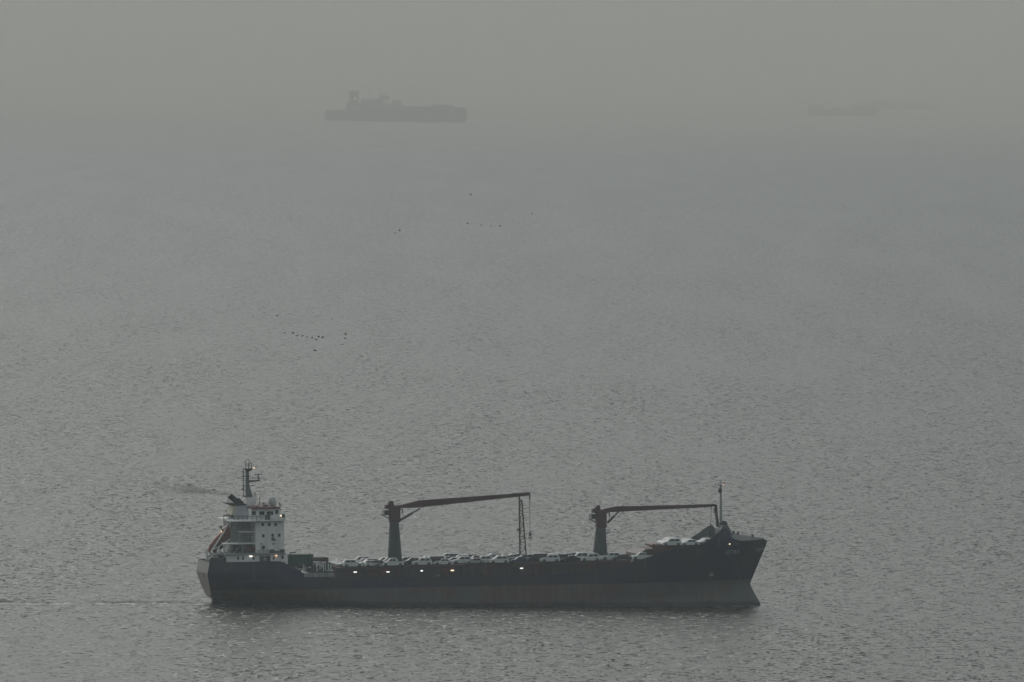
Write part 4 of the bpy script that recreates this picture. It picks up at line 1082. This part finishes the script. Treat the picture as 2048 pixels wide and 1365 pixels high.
c = MB(); fbox(c, 1805, 203, 1850, 212, 10, **k3); c.build('deck_cargo', FC, fs3)

# ------------------------------------------------------------------ birds
BM = mat('bird_dark', (0.012, 0.012, 0.012), 0.8)
def bird_mesh(flap, k):
    """one continuous body: bill, head, neck, body, tail and two bent wings (flies along +x)"""
    bm = bmesh.new()
    prof = [(-0.42, 0.02, 0.01), (-0.28, 0.06, 0.02), (-0.1, 0.085, 0.07), (0.1, 0.09, 0.085), (0.25, 0.06, 0.055), (0.34, 0.045, 0.045), (0.41, 0.05, 0.05), (0.46, 0.025, 0.02), (0.56, 0.004, 0.004)]
    n_ = 8; rings = []
    for x, a, b in prof: rings.append([bm.verts.new((x, 1.5 * a * math.cos(2 * math.pi * i / n_), 1.6 * b * math.sin(2 * math.pi * i / n_))) for i in range(n_)])
    for r0_, r1_ in zip(rings, rings[1:]):
        for i in range(n_): bm.faces.new((r0_[i], r0_[(i + 1) % n_], r1_[(i + 1) % n_], r1_[i]))
    bm.faces.new(list(reversed(rings[0]))); bm.faces.new(rings[-1])
    for s_ in (-1, 1):
        z1 = 0.30 * math.sin(flap); z2 = z1 + 0.40 * math.sin(flap * 0.3 - 0.15)
        y1 = 0.08 + 0.30 * math.cos(flap); y2 = y1 + 0.40
        P = [((0.22, s_ * 0.05, 0.05), (-0.2, s_ * 0.05, 0.04)), ((0.3, s_ * y1, 0.05 + z1), (-0.12, s_ * y1, 0.04 + z1)), ((0.04, s_ * y2, 0.05 + z2), (-0.14, s_ * y2, 0.045 + z2))]
        up = [[bm.verts.new((q_[0], q_[1], q_[2] + 0.012)) for q_ in pr] for pr in P]; dn = [[bm.verts.new((q_[0], q_[1], q_[2] - 0.012)) for q_ in pr] for pr in P]
        for a in range(2):
            bm.faces.new((up[a][0], up[a + 1][0], up[a + 1][1], up[a][1])); bm.faces.new((dn[a][1], dn[a + 1][1], dn[a + 1][0], dn[a][0]))
            bm.faces.new((up[a][0], dn[a][0], dn[a + 1][0], up[a + 1][0])); bm.faces.new((up[a][1], up[a + 1][1], dn[a + 1][1], dn[a][1]))
        bm.faces.new((up[2][0], dn[2][0], dn[2][1], up[2][1]))
    bmesh.ops.recalc_face_normals(bm, faces=bm.faces)
    me = bpy.data.meshes.new('bird_%d' % k); bm.to_mesh(me); bm.free(); me.materials.append(BM)
    return me
BMESH = [bird_mesh(f, i) for i, f in enumerate((0.9, 0.3, -0.5, 1.2, -0.1))]
G1, G2 = 'birds flying over the water at left of centre', 'birds flying high over the water under the fog'
LINE9 = ['leftmost', 'second from left', 'third from left', 'fourth from left', 'middle one', 'sixth from left', 'lowest, seventh', 'eighth from left', 'rightmost']
BIRDS = [(553.5, 632.3, G1, 'lone dark bird flying above and left of the long line of birds', 1), (663.5, 638.5, G1, 'lone dark bird flying above and right of the long line of birds', 1)]
for (x, y), nme in zip(((569, 666), (586, 667), (595, 670.7), (605.7, 671.5), (614, 674.7), (623.5, 675.5), (631.5, 679), (637, 674.5), (644.7, 676)), LINE9):
    BIRDS.append((x, y, G1, 'dark bird, %s in the sagging line of nine birds' % nme, 0))
BIRDS += [(691.3, 670, G1, 'upper bird of the tight vertical pair right of the line of nine', 0), (689.8, 677, G1, 'lower bird of the tight vertical pair right of the line of nine', 0),
          (684.5, 689, G1, 'dark bird just below the tight vertical pair', 0), (630, 702, G1, 'lowest lone dark bird below the line of nine', 0),
          (941.5, 390, G2, 'topmost dark bird, alone just under the fog', 0), (1064, 428, G2, 'lone small dark bird farthest right of all the birds', 1),
          (935, 448, G2, 'leftmost bird of the four in a row at upper centre', 0), (961.5, 450.5, G2, 'second from left of the four birds in a row at upper centre', 0),
          (982.5, 452, G2, 'third from left of the four birds in a row at upper centre', 0), (1000, 453, G2, 'rightmost bird of the four in a row at upper centre', 0),
          (789.5, 466, G2, 'left and lower bird of the close pair at upper left of centre', 0), (799, 462, G2, 'right and upper bird of the close pair at upper left of centre', 0)]
rb_ = random.Random(4)
for i, (x, y, g_, lab, far) in enumerate(BIRDS):
    d = ray(x, y); dist = (3450 if g_ == G1 else 3900) + rb_.uniform(-60, 60)
    P = Vector((0, 0, CAM_Z)) + d * (dist / d.y)
    o = bpy.data.objects.new('bird', BMESH[rb_.randrange(5)]); col.objects.link(o)
    o.location = P; o.rotation_euler = (rb_.uniform(-0.3, 0.3), rb_.uniform(-0.25, 0.15), rb_.uniform(0.1, 0.9))
    sc = 0.85 if far else 1.05; o.scale = (sc,) * 3
    tag(o, lab, 'bird', g_)

# ------------------------------------------------------------------ funnel smoke
def volume_mat(name, color, density, aniso=0.0, noise=None):
    m = bpy.data.materials.new(name); m.use_nodes = True; n = m.node_tree
    for x in list(n.nodes):
        if x.type != 'OUTPUT_MATERIAL': n.nodes.remove(x)
    out = [x for x in n.nodes if x.type == 'OUTPUT_MATERIAL'][0]
    v = n.nodes.new('ShaderNodeVolumePrincipled')
    v.inputs['Color'].default_value = (*color, 1); v.inputs['Density'].default_value = density; v.inputs['Anisotropy'].default_value = aniso
    n.links.new(v.outputs[0], out.inputs['Volume'])
    return m, v, n
smat, sv, sn = volume_mat('smoke', (0.34, 0.32, 0.30), 0.1)
tc = sn.nodes.new('ShaderNodeTexCoord'); mp = sn.nodes.new('ShaderNodeMapping'); mp.inputs['Scale'].default_value = (0.28, 0.4, 0.7)
no = sn.nodes.new('ShaderNodeTexNoise'); no.inputs['Scale'].default_value = 1; no.inputs['Detail'].default_value = 4
sn.links.new(tc.outputs['Object'], mp.inputs[0]); sn.links.new(mp.outputs[0], no.inputs['Vector'])
mr = sn.nodes.new('ShaderNodeMapRange'); mr.inputs['From Min'].default_value = 0.36; mr.inputs['From Max'].default_value = 0.68; mr.inputs['To Min'].default_value = 0.12; mr.inputs['To Max'].default_value = 0.9
sn.links.new(no.outputs['Fac'], mr.inputs['Value'])
sx = sn.nodes.new('ShaderNodeSeparateXYZ'); sn.links.new(tc.outputs['Object'], sx.inputs[0])
fall = sn.nodes.new('ShaderNodeMapRange'); fall.inputs['From Min'].default_value = -21; fall.inputs['From Max'].default_value = 0; fall.inputs['To Min'].default_value = 0.0; fall.inputs['To Max'].default_value = 0.55
sn.links.new(sx.outputs['X'], fall.inputs['Value'])
mul = sn.nodes.new('ShaderNodeMath'); mul.operation = 'MULTIPLY'; sn.links.new(mr.outputs[0], mul.inputs[0]); sn.links.new(fall.outputs[0], mul.inputs[1])
def smth(op, a, c=None):
    x = sn.nodes.new('ShaderNodeMath'); x.operation = op
    for i, q in enumerate((a, c)):
        if q is None: continue
        if isinstance(q, (int, float)): x.inputs[i].default_value = q
        else: sn.links.new(q, x.inputs[i])
    return x.outputs[0]
ctr = sn.nodes.new('ShaderNodeMapRange'); ctr.inputs['From Min'].default_value = 0; ctr.inputs['From Max'].default_value = -12; ctr.inputs['To Max'].default_value = 1.75
sn.links.new(sx.outputs['X'], ctr.inputs['Value'])
dz = smth('SUBTRACT', sx.outputs['Z'], ctr.outputs[0]); dy = smth('MULTIPLY', sx.outputs['Y'], 0.8)
dd_ = smth('SQRT', smth('ADD', smth('MULTIPLY', dz, dz), smth('MULTIPLY', dy, dy)))
rad_ = smth('ADD', smth('MULTIPLY', sx.outputs['X'], -0.115), 0.42)
edge = sn.nodes.new('ShaderNodeMapRange'); edge.interpolation_type = 'SMOOTHSTEP'; edge.inputs['From Min'].default_value = 1.0; edge.inputs['From Max'].default_value = 0.25
sn.links.new(smth('DIVIDE', dd_, rad_), edge.inputs['Value'])
sn.links.new(smth('MULTIPLY', mul.outputs[0], smth('DIVIDE', smth('MULTIPLY', edge.outputs[0], 2.9), smth('MAXIMUM', rad_, 0.35))), sv.inputs['Density'])
c = MB(); vs = []; n = 14
P0 = S(459, 989, -0.5)
path = [(459, 989, 0.45), (447, 987, 0.9), (430, 984, 1.3), (408, 980, 1.7), (385, 976, 2.0), (355, 973, 2.5), (325, 973, 2.8), (286, 974, 3.0)]
for px, py, r in path:
    u, w_ = S(px, py, -0.5)
    for i in range(n):
        a = 2 * math.pi * i / n; vs.append((u - P0[0], r * 1.2 * math.cos(a), w_ - P0[1] + r * math.sin(a)))
c.add(vs, [(k * n + i, k * n + (i + 1) % n, (k + 1) * n + (i + 1) % n, (k + 1) * n + i) for k in range(len(path) - 1) for i in range(n)] + [tuple(reversed(range(n))), tuple(range((len(path) - 1) * n, len(path) * n))])
smo = c.build('smoke', smat, smooth=True); smo.matrix_world = at_ship(P0[0], -0.5, P0[1])
tag(smo, 'thin brown smoke drifting left from the near ship funnel', 'smoke', kind='stuff')

# ------------------------------------------------------------------ haze and the fog bank offshore
hz_m, hv, _ = volume_mat('haze', (0.86, 0.93, 0.98), 0.000045, 0.3)
hb = MB().box((-39000, -400, -6), (39000, 69000, 340)).build('haze', hz_m); tag(hb, 'thin grey haze over the sea', 'haze', kind='stuff')
for k, (y0, dn) in enumerate(((8600, 0.00004), (10300, 0.00006), (11900, 0.00007), (13600, 0.00009))):   # the bank thickens seawards
    fg_m, fv_, _ = volume_mat('fog', (0.81, 0.75, 0.65), dn, 0.3)
    fb = MB().box((-38500 + 200 * k, y0, -5 + 0.5 * k), (38500 - 200 * k, 68500 - 200 * k, 330 - 8 * k)).build('fog', fg_m); tag(fb, 'pale fog bank lying far out on the sea', 'fog', group='fog bank', kind='stuff')

scn.cycles.max_bounces = 6
scn.cycles.volume_bounces = 1
scn.cycles.use_denoising = True
scn.cycles.use_adaptive_sampling = False
